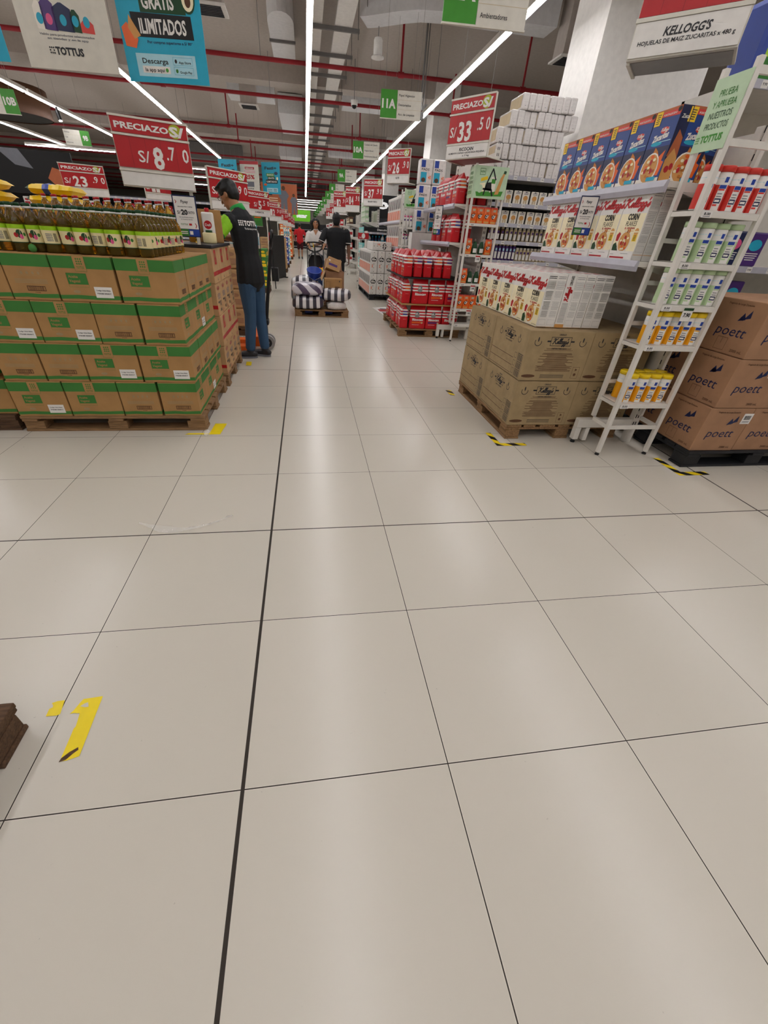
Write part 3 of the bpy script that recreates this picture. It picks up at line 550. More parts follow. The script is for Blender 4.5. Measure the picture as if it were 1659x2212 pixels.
def zuc_box():
    w, d, h = .203, .07, .335; mb = MB(); mb.box((-w/2,-d/2,0),(w/2,d/2,h),'znavy',.0015)
    F = Face(mb,(-w/2,-d/2,0),(1,0,0),(0,0,1)); F.rect(.002,.002,w-.002,h-.002,'zblue',1).rect(.002,h*.3,w-.002,h*.5,'znavy',1.5)
    F.poly([(w*.0,h*.86),(w*.3,h*.9),(w,h*.9),(w,h),(0,h)],'terracotta',2).poly([(w*.28,h*.9),(w*.98,h*.88),(w*.98,h*.965),(w*.3,h*.965)],'canred',3); F.text('FORTALECIDO', w*.34, h*.91, h*.026, 'white', w=w*.5, l=4); F.ell(w*.92,h*.955,w*.07,h*.035,'black',4)
    F.rect(w*.04,h*.8,w*.28,h*.985,'yellow',4).lines(w*.08,h*.82,w*.24,h*.96,5,'dark',5,.4,.2)
    F.ell(w*.58,h*.72,w*.16,h*.045,'canred',2); script_k(F, w*.42, h*.71, h*.04, 'white', .2, 3, .2, w*.32); F.text('Zucaritas', w*.5, h*.6, h*.085, 'white', al='c', w=w*.62, bold=.05, shear=.25, l=3, rot=.12); F.rect(w*.5,h*.565,w*.95,h*.575,'paleblue',3); F.ell(w*.4,h*.55,w*.22,h*.03,'skyblue',2)
    F.poly([(w*.12,h*.1),(w*.1,h*.3),(w*.25,h*.28),(w*.3,h*.4),(w*.45,h*.36),(w*.62,h*.42),(w*.7,h*.36),(w*.9,h*.44),(w*.86,h*.3),(w*.97,h*.28),(w*.9,h*.1)],'orange',2).poly([(w*.35,h*.3),(w*.45,h*.5),(w*.6,h*.44),(w*.72,h*.3)],'flake',3)
    F.rect(w*.02,.002,w*.98,h*.07,'bowl',3); bowl(F, w*.45, h*.2, w*.36, l=4, sd=8); F.rect(w*.5,h*.03,w*.86,h*.085,'skyblue',9)
    for s_, O, U in ((1,(w/2,-d/2,0),(0,1,0)),(-1,(-w/2,d/2,0),(0,-1,0))):
        F = Face(mb,O,U,(0,0,1)); F.text('Zuca', d*.5, h*.84, h*.05, 'white', al='c', w=d*.7, bold=.03, shear=.2); F.poly([(0,h*.35),(d*.4,h*.7),(d*.9,h*.6),(d,h*.3)],'terracotta',1).poly([(0,0),(d,0),(d,h*.34),(d*.5,h*.46),(0,h*.3)],'tan',2).ell(d*.4,h*.18,d*.22,h*.05,'berry',3,8).ell(d*.75,h*.22,d*.18,h*.05,'berry',3,8)
    F = Face(mb,(w/2,d/2,0),(-1,0,0),(0,0,1)); F.lines(w*.15,h*.62,w*.6,h*.7,3,'white',1,.35,.2); F.ell(w*.6,h*.3,w*.3,h*.12,'beige',1).frame(w*.2,h*.15,w*.7,h*.6,.003,'white',2).ell(w*.5,h*.14,w*.2,h*.07,'grey',2)
    return tag(mb.build('cereal_box'), 'x', 'cereal box')
ZB = Proto(zuc_box())
for j in range(6): ZB.put((2.365, 2.42+.2065*j, 1.6555), -pi/2, f'blue cereal box on the top end shelf, {ORD[j]} from the camera', 'blue cereal boxes')
ZB.put((2.475, 2.36, 1.6555), 0.05, 'blue cereal box turned sideways by the nearest one on the top end shelf'); ZB.put((2.56, 2.47, 1.6555), pi-.15, 'blue cereal box with its back turned on the top end shelf'); ZB.put((2.69, 2.5, 1.6555), .35, 'blue cereal box behind the ladder rack, on the top end shelf'); ZB.put((2.50, 2.75, 1.6555), -pi/2, 'blue cereal box in the second row of the top end shelf')
# ------------------------------------------------------------------ gondola ends and shelf runs
def gondola_end(x0, x1, y0, y1, shelves, label, htop=2.1, back='steelwhite', front_rail=True):
    t = thing('end_shelf_unit', label, 'shelf unit', ((x0+x1)/2, (y0+y1)/2, 0), 0, 'end shelf units'); cx, cy = (x0+x1)/2, (y0+y1)/2
    L = lambda x, y, z: (x-cx, y-cy, z)
    mb = MB(); mb.box(L(x1-.03,y0+.04,.3),L(x1,y1-.04,htop),back); mb.build('back_panel', t)
    for y in (y0, y1-.05):
        mb = MB(); mb.box(L(x1-.06,y,.0),L(x1-.0,y+.05,htop+.02),'steelwhite',.003)
        for k in range(int(htop/.06)): z = .15+k*.06; mb.box(L(x1-.05,y-.0008,z),L(x1-.042,y+.001,z+.03),'dark'); mb.box(L(x1-.03,y-.0008,z),L(x1-.022,y+.001,z+.03),'dark')
        mb.build('upright', t)
        mb = MB(); mb.box(L(x0,y,.13),L(x1-.061,y+.05,.2),'steelwhite',.004); mb.box(L(x0,y,.03),L(x0+.045,y+.05,.1295),'steelwhite',.003); mb.box(L(x0+.085,y,.02),L(x0+.12,y+.05,.1295),'steelwhite',.003)
        f = mb.build('base_leg', t); mb = MB(); mb.lathe([(0,0),(.018,0),(.018,.012),(.008,.014),(.008,.03)],'rubber',L(x0+.022,y+.025,0),10); mb.build('foot', f)
    for z in shelves:
        mb = MB(); mb.box(L(x0+.015,y0+.01,z-.03),L(x1-.03,y1-.01,z),'steelwhite',.002); s_ = mb.build('shelf', t)
        if front_rail:
            mb = MB(); mb.add([L(x0,y0,z-.055),L(x0-.012,y0,z-.028),L(x0,y0,z+.004),L(x0+.014,y0,z+.004),L(x0+.014,y0,z-.055),L(x0,y1,z-.055),L(x0-.012,y1,z-.028),L(x0,y1,z+.004),L(x0+.014,y1,z+.004),L(x0+.014,y1,z-.055)], [(0,1,2,3,4),(9,8,7,6,5),(0,5,6,1),(1,6,7,2),(2,7,8,3),(4,9,5,0)], 'lilac'); mb.build('price_rail', s_)
        for y in (y0+.02, y1-.03): mb = MB(); mb.add([L(x0+.05,y,z-.031),L(x1-.06,y,z-.031),L(x1-.06,y,z-.12),L(x0+.05,y+.008,z-.031),L(x1-.06,y+.008,z-.031),L(x1-.06,y+.008,z-.12)], [(0,1,2)[::-1],(3,4,5),(0,2,5,3)], 'steelwhite'); mb.build('bracket', s_)
    return t
gondola_end(2.315, 2.845, 2.21, 3.66, (1.254, 1.6545), 'white end shelf unit with cereal boxes above the kraft cartons', 1.9)
gondola_end(2.26, 2.8, 6.14, 7.82, (1.289, 1.7295), 'white end shelf unit stacked with red dog food bags', 2.3)
gondola_end(2.28, 2.80, 10.0, 12.96, (1.1195, 1.619), 'white end shelf unit holding orange printed paper packs', 2.25)
def shelf_run(x0, x1, yf, depth, shelves, label, top, name='shelf_unit', back='dark'):
    t = thing(name, label, 'shelf unit', ((x0+x1)/2, yf, 0), 0, 'long shelf runs'); w = (x1-x0)/2
    mb = MB(); mb.box((-w,depth-.03,0),(w,depth,top),back); mb.build('back_panel', t)
    mb = MB(); mb.box((-w,.03,0),(w,depth-.03,.15),'steelwhite'); mb.build('base', t)
    for x in (-w, w-.03): mb = MB(); mb.box((x,.0,.15),(x+.03,depth,top),'steelwhite'); mb.build('side_panel', t)
    for z in shelves:
        mb = MB(); mb.box((-w+.03,.01,z-.028),(w-.03,depth-.03,z),'steelwhite'); s_ = mb.build('shelf', t); mb = MB(); mb.box((-w+.03,-.006,z-.045),(w-.03,.009,z+.002),'lilac',.003)
        F = Face(mb,(-w,-.0062,z-.045),(1,0,0),(0,0,1))
        for k in range(int(w*2/.2)): F.rect(.09+.2*k,.004,.14+.2*k,.043,'white',1).text('9.90',.115+.2*k,.018,.014,'dark',al='c',w=.035)
        mb.build('price_rail', s_)
    return t
shelf_run(2.83, 5.9, 6.32, .55, (.5, .8, 1.1, 1.3465, 1.5575, 1.7895, 2.0895), 'tall white shelf run facing the camera with paper rolls on top', 2.15)
shelf_run(3.22, 5.9, 2.95, .6, (.5, .9, 1.25, 2.3), 'shelf run behind the brown cartons at the right edge of the photo', 2.3, back='steelwhite')
# ------------------------------------------------------------------ ladder racks
def ladder_rack(x0, x1, y0, y1, H_, shelves, label, header_side=None, header_front=None, feet=True, tagz=()):
    t = thing('ladder_rack', label, 'display rack', ((x0+x1)/2, y0, 0), 0, 'ladder racks'); w = (x1-x0)/2; d = y1-y0
    for sx in (-w, w-.028):
        for y, zb in ((0, .022), (d-.028, .24)): mb = MB(); mb.box((sx,y,zb),(sx+.028,y+.028,H_),'steelwhite',.002); mb.build('upright', t)
        mb = MB(); mb.lathe([(0,0),(.016,0),(.016,.01),(.007,.012),(.007,.022)],'rubber',(sx+.014,.014,0),10); mb.build('foot', t)
        for z in list(shelves)+[.24, H_-.05]: mb = MB(); mb.box((sx+.004,.028,z-.028),(sx+.024,d-.028,z-.001),'steelwhite'); mb.build('side_rail', t)
    for z in shelves:
        mb = MB(); mb.box((-w+.004,.004,z-.004),(w-.004,d-.004,z),'steelwhite'); s_ = mb.build('shelf', t)
        mb = MB(); mb.box((-w+.029,.0,z-.032),(w-.029,.018,z-.0045),'steelwhite',.002); F = Face(mb,(-w,-.0005,z-.034),(1,0,0),(0,0,1))
        F.rect(.035,.0,.1,.03,'white',1).text('8.00',.068,.012,.012,'dark',al='c',w=.04,bold=.03).lines(.045,.003,.09,.009,1,'greytext',2); mb.build('front_lip', s_)
        mb = MB(); mb.box((-w+.029,d-.02,z+.09),(w-.029,d-.004,z+.115),'steelwhite'); mb.build('back_rail', t)
    mb = MB(); mb.box((-w+.029,.004,.21),(w-.029,.022,.238),'steelwhite'); mb.build('stretcher', t)
    for z in (H_-.03, H_-.29): mb = MB(); mb.box((-w+.029,.004,z-.03),(w-.029,.022,z),'steelwhite'); mb.build('front_rail', t)
    for z, rot in tagz:
        mb = MB(); mb.box((-.035,-.012,z-.075),(.035,-.009,z+.0),'white'); F = Face(mb,(-.035,-.0122,z-.075),(1,0,0),(0,0,1)); F.rect(0,.06,.07,.075,rot,1).text('7.90' if rot == 'darkgreen' else '2 UND',.035,.025,.022,'dark',al='c',w=.05,bold=.04); mb.build('price_card', t)
    def words(F, W, Hh):
        for i, s_ in enumerate(('PRUEBA','Y APRUEBA','NUESTROS','PRODUCTOS')): F.text(s_, W*.52, Hh*(.74-.145*i), Hh*.095, 'cardgreen' if i < 2 else 'darkgreen', al='c', w=W*(.5 if i == 0 else .68), bold=.0)
        F.text('TOTTUS', W*.2, Hh*.13, Hh*.1, 'green', w=W*.65, bold=.04)
        for i in range(3):
            for j in range(3): F.ell(W*(.06+.04*i), Hh*(.14+.035*j), W*.014, Hh*.011, 'green', 2, 7)
    if header_side:
        z0, z1 = header_side; mb = MB(); mb.box((-w-.006,.004,z0),(-w-.001,d-.004,z1),'mint'); words(Face(mb,(-w-.0062,d-.004,z0),(0,-1,0),(0,0,1)), d-.008, z1-z0); mb.build('header_side_panel', t)
    if header_front:
        z0, z1 = header_front; W = 2*w; Hh = z1-z0; mb = MB(); mb.box((-w,-.008,z0),(w,-.001,z1),'mint'); F = Face(mb,(-w,-.0082,z0),(1,0,0),(0,0,1))
        F.frame(W*.14,Hh*.72,W*.3,Hh*.92,.004,'cardgreen',1); F.text('NUESTRA', W*.22, Hh*.8, Hh*.05, 'cardgreen', al='c', w=W*.13)
        F.poly([(W*.12,Hh*.06),(W*.88,Hh*.1),(W*.92,Hh*.26),(W*.08,Hh*.2)],'green',2).poly([(W*.2,Hh*.2),(W*.35,Hh*.22),(W*.34,Hh*.5),(W*.18,Hh*.46)],'cream',3).poly([(W*.2,Hh*.52),(W*.4,Hh*.6),(W*.38,Hh*.7),(W*.19,Hh*.62)],'yellow',3).ell(W*.2,Hh*.3,W*.08,Hh*.13,'mint',4).poly([(W*.5,Hh*.2),(W*.66,Hh*.24),(W*.66,Hh*.7),(W*.5,Hh*.68)],'bowl',3).rect(W*.52,Hh*.48,W*.64,Hh*.62,'green',4)
        F.poly([(W*.66,Hh*.14),(W*.78,Hh*.16),(W*.86,Hh*.62),(W*.9,Hh*.8),(W*.85,Hh*.82),(W*.78,Hh*.66)],'tan',4).poly([(W*.84,Hh*.8),(W*.92,Hh*.79),(W*.93,Hh*.88),(W*.86,Hh*.89)],'darkgreen',5)
        F.stroke([(W*.33,Hh*.12),(W*.38,Hh*.45),(W*.52,Hh*.92),(W*.64,Hh*.6)],.016,'black',6).stroke([(W*.3,Hh*.3),(W*.55,Hh*.28),(W*.6,Hh*.1)],.02,'black',6).poly([(W*.34,Hh*.28),(W*.56,Hh*.26),(W*.52,Hh*.52),(W*.4,Hh*.5)],'black',6); mb.build('header_picture_panel', t)
    return t
ladder_rack(2.39, 2.825, 1.985, 2.205, 2.1, (.405,.80,1.04,1.267,1.515), 'tall white ladder rack of wipe tubs at the right, beside the kraft cartons', (1.77,2.06), tagz=((1.03,'darkgreen'),))
ladder_rack(2.43, 2.88, 5.94, 6.135, 2.14, (.25,.46,.80,1.163,1.52), 'white ladder rack with orange pouches beside the dog food bags', (1.79,2.12), (1.79,2.12), tagz=((1.15,'red'),(.78,'red'),(.45,'red')))
ladder_rack(2.27, 2.73, 9.62, 9.98, 2.14, (.5,.85,1.18,1.5), 'white ladder rack with pink spray cans farther along the aisle', None, (1.83,2.12))
pay_sign((2.185,2.85,1.385), .12, .23, -.42, 'white discount card S/20 hung across the corn flakes boxes')
pay_sign((2.168,6.72,1.37), .14, .36, -pi/2+.6, 'narrow white discount card hung before the red bags')
# ------------------------------------------------------------------ wipe tubs
def patch(mb, a0, a1, z0, z1, r, m, n=4):
    vs = []
    for i in range(n+1): a = radians(a0+(a1-a0)*i/n); vs += [(r*cos(a), r*sin(a), z0), (r*cos(a), r*sin(a), z1)]
    mb.add(vs, [(2*i, 2*i+2, 2*i+3, 2*i+1) for i in range(n)], m, True)
def tub(colr, lid):
    t = thing('wipe_tub', 'x', 'tub'); mb = MB(); r = .041
    mb.lathe([(0,0),(r-.002,0),(r,.003),(r,.165),(r-.003,.17),(0,.17)], 'white', n=20); mb.lathe([(r+.0004,.004),(r+.0004,.115)], colr, n=20)
    patch(mb,-86,-30,.004,.115,r+.0008,'white'); patch(mb,-180,-110,.14,.1415,r+.0008,'paleblue'); patch(mb,-110,0,.14,.142,r+.0008,'paleblue'); patch(mb,-65,-40,.125,.148,r+.0009,'blue'); patch(mb,-84,-36,.098,.114,r+.001,'blue'); patch(mb,-84,-42,.09,.097,r+.001,colr)
    patch(mb,-84,-38,.034,.056,r+.001,'navy'); patch(mb,-80,-48,.04,.05,r+.0014,'white'); patch(mb,-80,-45,.062,.066,r+.001,'greytext'); patch(mb,-80,-48,.074,.078,r+.001,'greytext'); patch(mb,-84,-55,.022,.03,r+.001,colr); mb.build('tub_body', t)
    mb = MB(); mb.lathe([(0,.1705),(r+.0015,.1705),(r+.0018,.193),(r-.001,.197),(0,.197)], lid, n=20); mb.build('lid', t); return Proto(t)
TY, TG, TR = tub('canyellow','lidyellow'), tub('cangreen','cangreen'), tub('canred','canred')
def tubs(P, z, xs, rows, lab, grp, sc=1):
    for r in range(rows):
        for i, x in enumerate(xs): P.put((x+.02*r, 2.052+.089*r, z+.0005), random.uniform(-.95,-.55), f'{lab}, {ORD[i]} from the left'+('' if r == 0 else ' behind'), grp)
tubs(TY, .405, (2.475,2.565,2.655,2.745), 2, 'yellow-lidded wipe tub, lowest ladder shelf', 'yellow wipe tubs')
tubs(TY, .80, (2.45,2.535,2.62,2.705,2.765+.02), 1, 'yellow-lidded wipe tub, second lowest ladder shelf', 'yellow wipe tubs')
tubs(TG, 1.04, (2.445,2.53,2.612,2.695,2.78), 1, 'pale green wipe tub, middle ladder shelf', 'green wipe tubs')
tubs(TG, 1.267, (2.46,2.56,2.65,2.745), 1, 'pale green wipe tub, second highest ladder shelf', 'green wipe tubs')
tubs(TR, 1.515, (2.44,2.525,2.61,2.69,2.775), 1, 'red wipe tub, top ladder shelf', 'red wipe tubs')
# ------------------------------------------------------------------ brown cartons at the right edge
def poett_carton(w, d, h):
    mb = MB(); mb.box((-w/2,-d/2,0),(w/2,d/2,h),'cardpink',.005)
    for O, U, L in (((-w/2,-d/2,0),(1,0,0),w), ((-w/2,d/2,0),(0,-1,0),d)):
        F = Face(mb,O,U,(0,0,1)); k = L
        F.text('poett', k*.18, h*.34, h*.2, 'navy', w=k*.62, bold=.0, shear=.15); F.ell(k*.6,h*.68,k*.05,h*.04,'navy',2).poly([(k*.52,h*.62),(k*.6,h*.78),(k*.66,h*.66)],'navy',2).poly([(k*.62,h*.66),(k*.72,h*.84),(k*.74,h*.7)],'navy',2)
        F.text('2000 mL', k*.66, h*.07, h*.05, 'brown', w=k*.24, bold=.02); F.text('Fragancia de Larga Duracion', k*.2, h*.9, h*.035, 'brown', w=k*.5)
        if L == d: F.frame(k*.3,h*.06,k*.52,h*.3,.002,'brown',1).stroke([(k*.41,h*.3),(k*.41,h*.18)],.002,'brown')
    return mb
PP = Proto(tag(poett_carton(.345,.36,.318).build('carton'),'x','carton','brown cleaner cartons'))
for L in range(3):
    for i in range(3):
        if L == 2 and i == 2: pass
        for j in range(2): PP.put((3.12+.35*i+.012*L*(i == 0), 1.955+.37*j, .1325+.3205*L), random.uniform(-.02,.02), f'brown carton with blue lettering, {["bottom","middle","top"][L]} layer, {ORD[i]} from left, {"front" if j == 0 else "back"} row')
for k in range(2):
    mb = MB(); mb.box((0,-.001,0),(.075,0,.075),'white'); F = Face(mb,(0,-.001,0),(1,0,0),(0,0,1)); F.bars(.01,.03,.065,.06,14,'dark',1).lines(.01,.008,.065,.022,2,'greytext',1)
    tag(mb.build('sticker', None, (3.225, 1.772, .34+.3205*k)), f'white bar code sticker on the {["bottom","middle"][k]} brown carton at the right edge', 'sticker')
# large hanging sign at the top right
wedge_col[0] = 'grey'
price_sign((2.233,2.856), (2.645,2.475), 2.27, 2.9, ('14','90'), 'large hanging price sign for cereal at the top right of the photo', ("KELLOGG'S",['HOJUELAS DE MAIZ ZUCARITAS x 480 g'],.42,.2), wedge=.3, hang=True, lift=.2)
for k in range(3):
    mb = MB(); mb.box((-.2,-.14,0),(.2,.14,.42),'blue',.04); F = Face(mb,(-.2,-.1402,0),(1,0,0),(0,0,1)); F.rect(.04,.02,.36,.12,'cardgreen',1).rect(.04,.12,.36,.16,'lime',2).ell(.2,.26,.12,.07,'skyblue',1).text('OMO',.2,.24,.06,'white',al='c',w=.15) if False else F.rect(.04,.02,.36,.12,'cardgreen',1).rect(.04,.12,.36,.16,'lime',2).ell(.2,.26,.12,.07,'skyblue',1)
    tag(mb.build('plastic_pack', None, (3.46+.42*k, 3.15, 2.3005)), f'blue and green plastic pack above the right shelf run, {ORD[k]} from the left', 'pack', 'blue packs')
for k in range(8):
    mb = MB(); mb.box((-.09,-.06,0),(.09,.06,.24),'purple' if k % 2 else 'navy',.012); F = Face(mb,(-.09,-.0602,0),(1,0,0),(0,0,1)); F.ell(.09,.15,.06,.04,'skyblue' if k % 2 else 'pink',1).lines(.03,.04,.15,.1,4,'white',1,.4,.3)
    tag(mb.build('snack_pack', None, (3.36+.2*(k % 4), 3.08, .9005 if k > 3 else 1.2505)), f'dark printed pack, {"lower" if k > 3 else "upper"} shelf behind the brown cartons, {ORD[k % 4]} from left', 'pack', 'dark packs')
mb = MB(); mb.lathe([(0,0),(.06,.01),(.075,.08),(.07,.2),(.05,.27),(.02,.3),(.03,.33),(0,.33)],'plastic_wrap',n=12,sq=(1,.6)); tag(mb.build('plastic_bag', None, (2.62,3.35,1.655)), 'clear crumpled plastic bag above the blue cereal boxes', 'bag')
# ------------------------------------------------------------------ red dog food bags
def rrect(a, b, r, n=3):
    pts = []
    for cx, cy, s_ in ((a-r,b-r,0),(-a+r,b-r,90),(-a+r,-b+r,180),(a-r,-b+r,270)): pts += [(cx+r*cos(radians(s_+90*i/n)), cy+r*sin(radians(s_+90*i/n))) for i in range(n+1)]
    return pts
def bagmesh(w, d, h, bands, m0, top=.8, crimp=True, r=.02):
    mb = MB(); zs = sorted(set([0,.02,.06,.3,top,.9,1.0]+[b for b, _ in bands])); rings = []
    for q in zs:
        k = 1 if q <= top else max(.06, 1-(q-top)/(1-top)*.94); e = .9 if q == 0 else (1.0 if q < .5 else .98-.03*(q > top)); rings.append([(x, y, q*h) for x, y in rrect(w/2*e, d/2*k*e, min(r, d/2*k*e*.8))])
    n = len(rings[0]); sd = random.random()*50
    rings = [[(x+.012*mnoise.noise(V((sd, zc*9, 1)))*(zc/h)+.006*mnoise.noise(V((x*30+sd, y*30, zc*25))), y+.006*mnoise.noise(V((y*30, x*30+sd, zc*25)))*(zc > .02)+d*.22*max(0, zc/h-top)/(1-top)*mnoise.noise(V((x*9, sd, 3))), zc+.02*mnoise.noise(V((x*14, sd, zc*3)))*max(0, zc/h-.8)*5) for x, y, zc in rg] for rg in rings]
    for i in range(len(zs)-1):
        m = m0
        for b, mm in bands:
            if zs[i] >= b-1e-6: m = mm
        mb.add(rings[i]+rings[i+1], [(k, (k+1) % n, n+(k+1) % n, n+k) for k in range(n)], m, True)
    mb.add(rings[0], [tuple(reversed(range(n)))], m0); mb.add(rings[-1], [tuple(range(n))], bands[-1][1] if bands else m0); return mb
def ricocan(sub, gus, w=.252, d=.125, h=.33):
    mb = bagmesh(w, d, h, [(.52,'white'),(.58,'bagred'),(.64,'white'),(.70,'bagred'),(.76,'white'),(.82,'bagred')], 'bagred', .74)
    F = Face(mb,(-w/2,-d/2-.0005,0),(1,0,0),(0,0,1)); F.text('Ricocan', w*.5, h*.36, h*.1, 'white', al='c', w=w*.68, bold=.05); F.poly([(w*.14,h*.24),(w*.85,h*.26),(w*.85,h*.31),(w*.14,h*.31)],sub,1); F.ell(w*.78,h*.27,w*.07,h*.035,'beige',2,8).lines(w*.16,h*.16,w*.6,h*.2,1,'white',1,.3)
    F.ell(w*.45,h*.58,w*.15,h*.09,'grey',2).ell(w*.45,h*.69,w*.12,h*.06,'greytext',2).ell(w*.42,h*.66,w*.05,h*.035,'white',3,8)
    for O, U in (((w/2+.0005,-d/2,0),(0,1,0)), ((-w/2-.0005,d/2,0),(0,-1,0))):
        F = Face(mb,O,U,(0,0,1)); F.rect(d*.3,h*.585,d*.85,h*.635,gus,1).rect(d*.3,h*.705,d*.85,h*.742,gus,1)
        for k in range(4): F.ell(d*(.4+.1*k), h*.4, .0025, .0025, 'white', 1, 6)
    return Proto(tag(mb.build('dog_food_bag'),'x','bag'))
RB = [ricocan('blue','blue'), ricocan('orange','orange'), ricocan('purple','purple')]
def dog(i, loc, rz, lab, lie=None): RB[i % 3].put(loc, rz+random.uniform(-.06,.06), lab, 'dog food bags')
rn = 0
for L, (z, ln) in enumerate(((.1185,'bottom'),(.474,'second'))):
    for j in range(5): dog(j+L, (1.74+.01*(j % 2), 6.36+.27*j, z), -pi/2, f'red dog food bag facing the aisle, {ln} layer, {ORD[j]} from the camera')
    for i in range(3): dog(i+(1-L), (1.95+.262*i, 6.28, z), 0, f'red dog food bag facing the camera, {ln} layer, {ORD[i]} from the left')
mb = MB(); mb.box((1.665,6.2,.4545),(2.66,7.7,.4735),'card',.002); tag(mb.build('board'), 'thin brown board between the two lower layers of dog food bags', 'board')
mb = MB(); mb.box((1.66,6.2,.809),(2.63,7.7,.829),'black',.002); tag(mb.build('board'), 'black board under the third layer of dog food bags', 'board')
for i in range(5):
    for j in range(4): dog(i+2*j+1, (1.73+.152*i, 6.36+.28*j, .8295), -pi/2, f'red dog food bag, third layer, {ORD[i]} from the aisle, {ORD[j]} from the camera')
for L, (z, ln) in enumerate(((1.2895,'lower'),(1.73,'upper'))):
    for i in range(2+L):
        for j in range(4 if i == 0 else 2): dog(i+j+L, (2.36+.155*i, 6.29+.29*j, z), -pi/2, f'red dog food bag, {ln} end shelf, {ORD[i]} from the aisle, {ORD[j]} from the camera')
for k in range(2):
    for j in range(3):
        mb = MB(); mb.box((-.11,-.09,0),(.11,.09,.33),'film',.02); F = Face(mb,(-.11,-.0905,0),(1,0,0),(0,0,1)); F.rect(.02,.03,.12,.16,'skyblue',1).ell(.07,.06,.035,.03,'brown',2).rect(.02,.22,.09,.31,'blue',1).text('40',.15,.07,.05,'orange',w=.05).text('PADS',.03,.18,.03,'dark',w=.13)
        tag(mb.build('pad_pack', None, (2.25+.225*k, 7.97, 1.3995+.3305*j)), f'white and blue wrapped pad pack, {ORD[j]} from the bottom, {"left" if k == 0 else "right"} column', 'pack', 'pad packs')
mb = MB(); mb.box((2.1,7.86,0),(2.62,8.1,1.3985),'white',.004); tag(mb.build('display_block'), 'white display block under the pad packs', 'display')
# ------------------------------------------------------------------ pouches, bottles on the second ladder rack
mb = bagmesh(.1,.05,.19,[(.78,'orange'),(.92,'canred')],'orange',.6,r=.012); F = Face(mb,(-.05,-.0255,0),(1,0,0),(0,0,1)); F.ell(.05,.085,.033,.035,'black',1).text('Cif',.05,.068,.032,'white',al='c',w=.045,bold=.05,shear=.2); F.rect(.015,.008,.085,.03,'tan',1).rect(.03,.135,.07,.16,'beige',1)
CIF = Proto(tag(mb.build('cleaner_pouch'),'x','pouch'))
t = thing('dish_soap_bottle','x','bottle'); mb = MB(); mb.lathe([(0,0),(.036,0),(.04,.01),(.04,.07),(.03,.12),(.02,.15),(0,.15)],'darkgreen',n=14,sq=(1,.7)); patch(mb,-130,-50,.02,.07,.0405,'white'); mb.build('bottle_body',t); mb = MB(); mb.lathe([(0,.1505),(.012,.1505),(.012,.172),(.006,.185),(0,.185)],'clear',n=10); mb.build('cap',t); DS = Proto(t)
for z, row, ln in ((1.52,'cccc','top'),(1.163,'cddc','second'),(.80,'cddc','third'),(.46,'cccc','lowest')):
    for i, ch in enumerate(row):
        (CIF if ch == 'c' else DS).put((2.52+.098*i, 6.035, z+.0005), 0, f'{"orange cleaner pouch" if ch == "c" else "dark green bottle"}, {ln} shelf of the dog-food ladder rack, {ORD[i]} from left', 'cleaner pouches' if ch == 'c' else 'green soap bottles')
def spray(c1, c2, r=.026, h=.2):
    t = thing('spray_can','x','can'); mb = MB(); mb.lathe([(0,0),(r,0),(r,h*.8),(r*.8,h*.85),(0,h*.85)],c1,n=12); patch(mb,-140,-40,h*.1,h*.5,r+.0006,'white',5); patch(mb,-120,-60,h*.55,h*.7,r+.0008,'purple' if c1 != 'purple' else 'paleblue',4); mb.build('can_body',t); mb = MB(); mb.lathe([(0,h*.852),(r*.85,h*.852),(r*.8,h),(0,h)],c2,n=12); mb.build('cap',t); return Proto(t)
PK, PU, RD, CR = spray('white','pink'), spray('purple','beige',.025,.22), spray('brown','beige',.026,.17), spray('beige','offwhite',.026,.17)
for z, ln in ((1.5,'top'),(1.18,'second'),(.85,'third')):
    for i in range(6): PK.put((2.33+.066*i, 9.72, z+.0005), 0, f'pink-capped spray can, {ln} shelf of the far ladder rack, {ORD[i]} from left', 'pink spray cans')
for i in range(18): (PU if (i < 9 and i > 1) else (RD if i < 2 else CR)).put((2.92+.058*i, 6.4, 1.1005), 0, f'{"purple" if 1 < i < 9 else "pale" if i > 8 else "brown"} spray can, fifth shelf of the long run, {ORD[i]} from left', 'spray cans')
for i in range(14): (RD if i < 4 else CR).put((2.94+.068*i, 6.4, 1.347), 0, f'{"brown" if i < 4 else "pale"} bottle, fourth shelf of the long run, {ORD[i]} from left', 'small bottles')
mb = MB(); mb.box((-.055,-.012,0),(.055,.012,.15),'bowl',.006); F = Face(mb,(-.055,-.0124,0),(1,0,0),(0,0,1)); F.ell(.055,.07,.035,.03,'tan',1).lines(.02,.11,.09,.14,2,'greytext',1).ell(.04,.03,.012,.025,'beige',2).ell(.07,.03,.012,.025,'beige',2).ell(.055,.14,.012,.004,'dark',2); BC = Proto(tag(mb.build('blister_card'),'x','pack'))
for z, ln in ((1.79,'second'),(1.558,'third')):
    for i in range(7): BC.put((2.99+.13*i, 6.37+.01*(i % 2), z+.0), 0, f'beige air freshener card, {ln} shelf of the long run, {ORD[i]} from left', 'air freshener cards')
t = thing('paper_roll_pack','x','paper pack')
for i in range(2):
    mb = MB(); mb.box((-.092+.0925*i,-.2,.001),(-.001+.0925*i,.2,.161),'film',.014); F = Face(mb,(-.092+.0925*i,-.2003,0),(1,0,0),(0,0,1)); F.ell(.046,.04,.006,.004,'greytext',1,8).rect(.012,.083,.08,.086,'white',1); mb.build('roll_row',t)
mb = MB(); mb.box((-.0945,-.17,.024),(-.0925,.17,.137),'beige'); mb.build('side_label',t)
TP = Proto(t)
